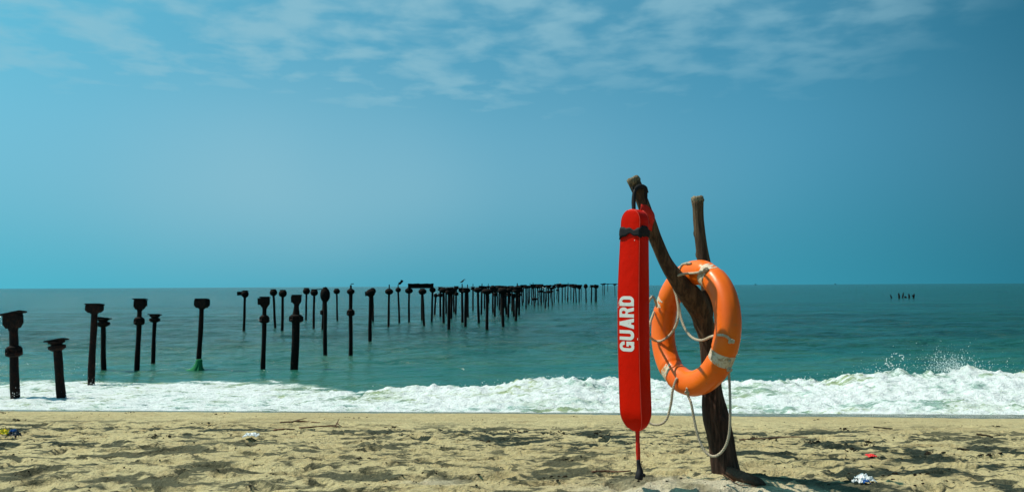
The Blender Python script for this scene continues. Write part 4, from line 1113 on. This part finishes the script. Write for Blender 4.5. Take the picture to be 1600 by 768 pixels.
lit = empty('snack_wrapper', g); tag(lit, 'crumpled dark, blue and yellow wrapper on the sand at the left edge', 'litter', 'litter scattered on the sand')
crumple((-0.058, -0.02, 0.010), 0.056, 0.050, 0.060, M_YELLOW, 3, 'yellow_flap', parent=lit, rot=0.4)
crumple((0.022, -0.01, 0.0), 0.050, 0.045, 0.052, M_DARKF, 7, 'dark_bag', parent=lit)
crumple((0.010, 0.0, 0.034), 0.028, 0.024, 0.036, M_BLUEF, 12, 'blue_flap', parent=lit)
crumple(ground_hit(393, 684), 0.062, 0.045, 0.030, M_WHITE, 21, 'plastic_scrap', 'small pale blue and white plastic scrap on the sand below the pier posts')
crumple(ground_hit(1361, 714), 0.030, 0.035, 0.016, M_REDF, 31, 'plastic_scrap', 'small flat bright red plastic scrap on the sand right of the post')
wb = empty('crumpled_bag', ground_hit(1352, 754)); tag(wb, 'crumpled white and blue plastic bag on the sand at the lower right', 'litter', 'litter scattered on the sand')
crumple((0, 0, 0), 0.048, 0.042, 0.034, M_WHITE, 44, 'bag_film', parent=wb); crumple((-0.012, -0.034, 0.002), 0.020, 0.016, 0.022, M_BLUEF, 47, 'blue_corner', parent=wb); crumple((-0.056, -0.005, 0.0), 0.016, 0.012, 0.016, M_WHITE, 48, 'bag_corner', parent=wb)
C = []
for px, py, r_, dz in ((1134, 742, 0.022, 0.020), (1142, 746, 0.030, 0.016), (1155, 750, 0.031, 0.012), (1172, 754, 0.029, 0.008), (1186, 757, 0.024, 0.006), (1194, 758, 0.012, 0.006)):
    g = ground_hit(px, py); C.append((g.x, g.y, g.z + dz, r_))
o0 = Vector(C[2][:3])
C = catmull([(c[0] - o0.x, c[1] - o0.y, c[2] - o0.z, c[3]) for c in C], 0.01)
mb = MB(); mb.tube([Vector(q[:3]) for q in C], [q[3] for q in C], 14, lambda s_, a: 1 + 0.22 * math.cos(4 * a) + 0.05 * math.sin(3 * a + s_ * 40))
o = mb.build('wood_block', M_BOARD, smooth=True, loc=o0); tag(o, 'dark brown chunk of wood lying against the foot of the driftwood post', 'wood')
def stick(pxs, r0, label, name='stick', lift=0.006, mat=M_STICK, cat='stick', twigs=()):
    P = [ground_hit(px, py) for px, py in pxs]; o0 = P[0]
    def line(P, r0, r1):
        C = [(p.x - o0.x, p.y - o0.y, p.z - o0.z + lift, r0 + (r1 - r0) * i / (len(P) - 1)) for i, p in enumerate(P)]
        C = catmull(C, 0.02); mb.tube([Vector(c[:3]) for c in C], [c[3] for c in C], 8, lambda s_, a: 1 + 0.15 * math.sin(s_ * 40 + a * 2))
    mb = MB(); line(P, r0, r0 * 0.55)
    for tw_ in twigs:
        Q = [ground_hit(*tw_[0]) + Vector((0, 0, tw_[2])), ground_hit(*tw_[0]).lerp(ground_hit(*tw_[1]), 0.5) + Vector((0, 0, tw_[2] * 0.5 + tw_[3] * 0.5)), ground_hit(*tw_[1]) + Vector((0, 0, tw_[3]))]
        line(Q, r0 * 0.8, r0 * 0.35)
    o = mb.build(name, mat, smooth=True, loc=o0); tag(o, label, cat, 'driftwood pieces on the sand'); return o
stick([(438, 661), (455, 660), (470, 659.5), (500, 661)], 0.0075, 'dried brown palm stalks on the sand, the upper of two', 'palm_stalk', 0.010, twigs=(((452, 661), (480, 658), 0, 0.03), ((465, 661), (482, 660), 0.02, 0.0)))
stick([(468, 670), (485, 669), (505, 667.5), (530, 668)], 0.008, 'dried brown palm stalk with an upturned hooked end, the lower of two', 'palm_stalk', 0.012, twigs=(((470, 671), (524, 667), 0, 0.01), ((524, 667.5), (530, 664), 0.0, 0.05), ((526, 668), (534, 668), 0.03, 0.0)))
stick([(428, 672), (445, 670.5), (460, 671)], 0.009, 'thin brown stalk left of the lower palm stalk', 'palm_stalk', 0.004)
stick([(925, 739), (945, 738), (966, 738.5), (986, 740)], 0.0075, 'thin brown stick on the sand left of the black buckle')
stick([(1128, 741), (1140, 750), (1153, 758), (1175, 760), (1195, 762)], 0.003, 'thin bent twig on the sand heap in front of the wood chunk', 'twig', 0.003)
stick([(1155, 688), (1195, 686), (1230, 683.5), (1262, 684)], 0.006, 'long thin stick lying on the sand right of the post')
stick([(1365, 668), (1380, 669), (1394, 670)], 0.010, 'short dark stick lying near the water on the right', 'stick', 0.004, M_HUSK)
stick([(1526, 679), (1540, 681), (1551, 683)], 0.010, 'short dark stick lying on the sand at the far right', 'stick', 0.004, M_HUSK)
stick([(1497, 702), (1506, 703), (1514, 703.5)], 0.009, 'short dark stick with pale end right of the red scrap', 'stick', 0.004, M_HUSK)

# dark husk, weed and shell bits all over the sand: too many and too small to pick apart
drng = random.Random(77)
v, f = [], []
def chip(p, r_, flat):
    b0 = len(v); n = drng.choice((5, 6, 7)); a0 = drng.random() * 6
    st = drng.uniform(1.0, 2.6)
    for k in range(n):
        a = a0 + 2 * math.pi * k / n; q = r_ * drng.uniform(0.6, 1.1)
        v.append((p.x + q * st * math.cos(a), p.y + q * math.sin(a), p.z - 0.003))
    for k in range(n):
        a = a0 + 2 * math.pi * k / n; q = r_ * drng.uniform(0.3, 0.6)
        v.append((p.x + q * st * math.cos(a), p.y + q * math.sin(a), p.z + r_ * flat * drng.uniform(0.6, 1.2)))
    for k in range(n):
        k2 = (k + 1) % n; f.append((b0 + k, b0 + k2, b0 + n + k2, b0 + n + k))
    f.append(tuple(b0 + n + k for k in range(n)))
def clump(px, py, n, wpx, hpx, rmin, rmax):
    for _ in range(n):
        g_ = ground_hit(px + drng.gauss(0, wpx), py + drng.gauss(0, hpx)); chip(g_, drng.uniform(rmin, rmax), drng.uniform(0.3, 0.9))
for (px, py, n, w_, h_) in [(4, 645, 12, 4, 1), (20, 656, 9, 8, 0.8), (140, 646, 7, 8, 0.8), (205, 645, 9, 10, 1), (340, 646, 8, 14, 0.8), (305, 661, 6, 4, 1), (325, 664, 6, 6, 0.8), (250, 681, 10, 10, 2), (560, 652, 5, 10, .6),
                            (610, 667, 9, 8, 1), (625, 678, 9, 12, 1), (545, 652, 4, 6, .6), (800, 674, 16, 14, 1.6), (868, 676, 12, 10, 1.2), (760, 689, 8, 8, 1), (925, 677, 8, 8, 1), (948, 681, 8, 8, 1), (745, 656, 8, 8, 1), (790, 660, 5, 8, .6),
                            (900, 650, 6, 8, .6), (875, 668, 4, 8, 0.6), (565, 715, 7, 6, 2), (890, 718, 5, 6, 1.5), (870, 747, 5, 6, 2), (1318, 671, 12, 6, 1.5), (1335, 703, 14, 14, 2), (1354, 694, 8, 4, 1.5), (1362, 694, 8, 10, 1.5),
                            (1185, 686, 14, 18, 1.5), (1270, 690, 10, 8, 1.5), (1550, 712, 10, 10, 1.5), (1450, 708, 10, 12, 1.2), (1390, 660, 4, 8, 0.6), (1275, 655, 4, 6, 0.6), (1557, 666, 5, 6, 0.6), (1400, 742, 10, 20, 3), (1110, 712, 6, 3, 1.5)]:
    clump(px, py, n, w_, h_, 0.004, 0.011)
for _ in range(420):
    g_ = ground_hit(drng.uniform(-60, 1660), 645 + 123 * drng.random() ** 1.1); chip(g_, drng.uniform(0.002, 0.007), drng.uniform(0.3, 0.9))
deb = mesh_obj('beach_debris', v, f, M_HUSK, smooth=False)
tag(deb, 'dark scraps of husk and weed strewn over the sand', 'debris', kind='stuff')
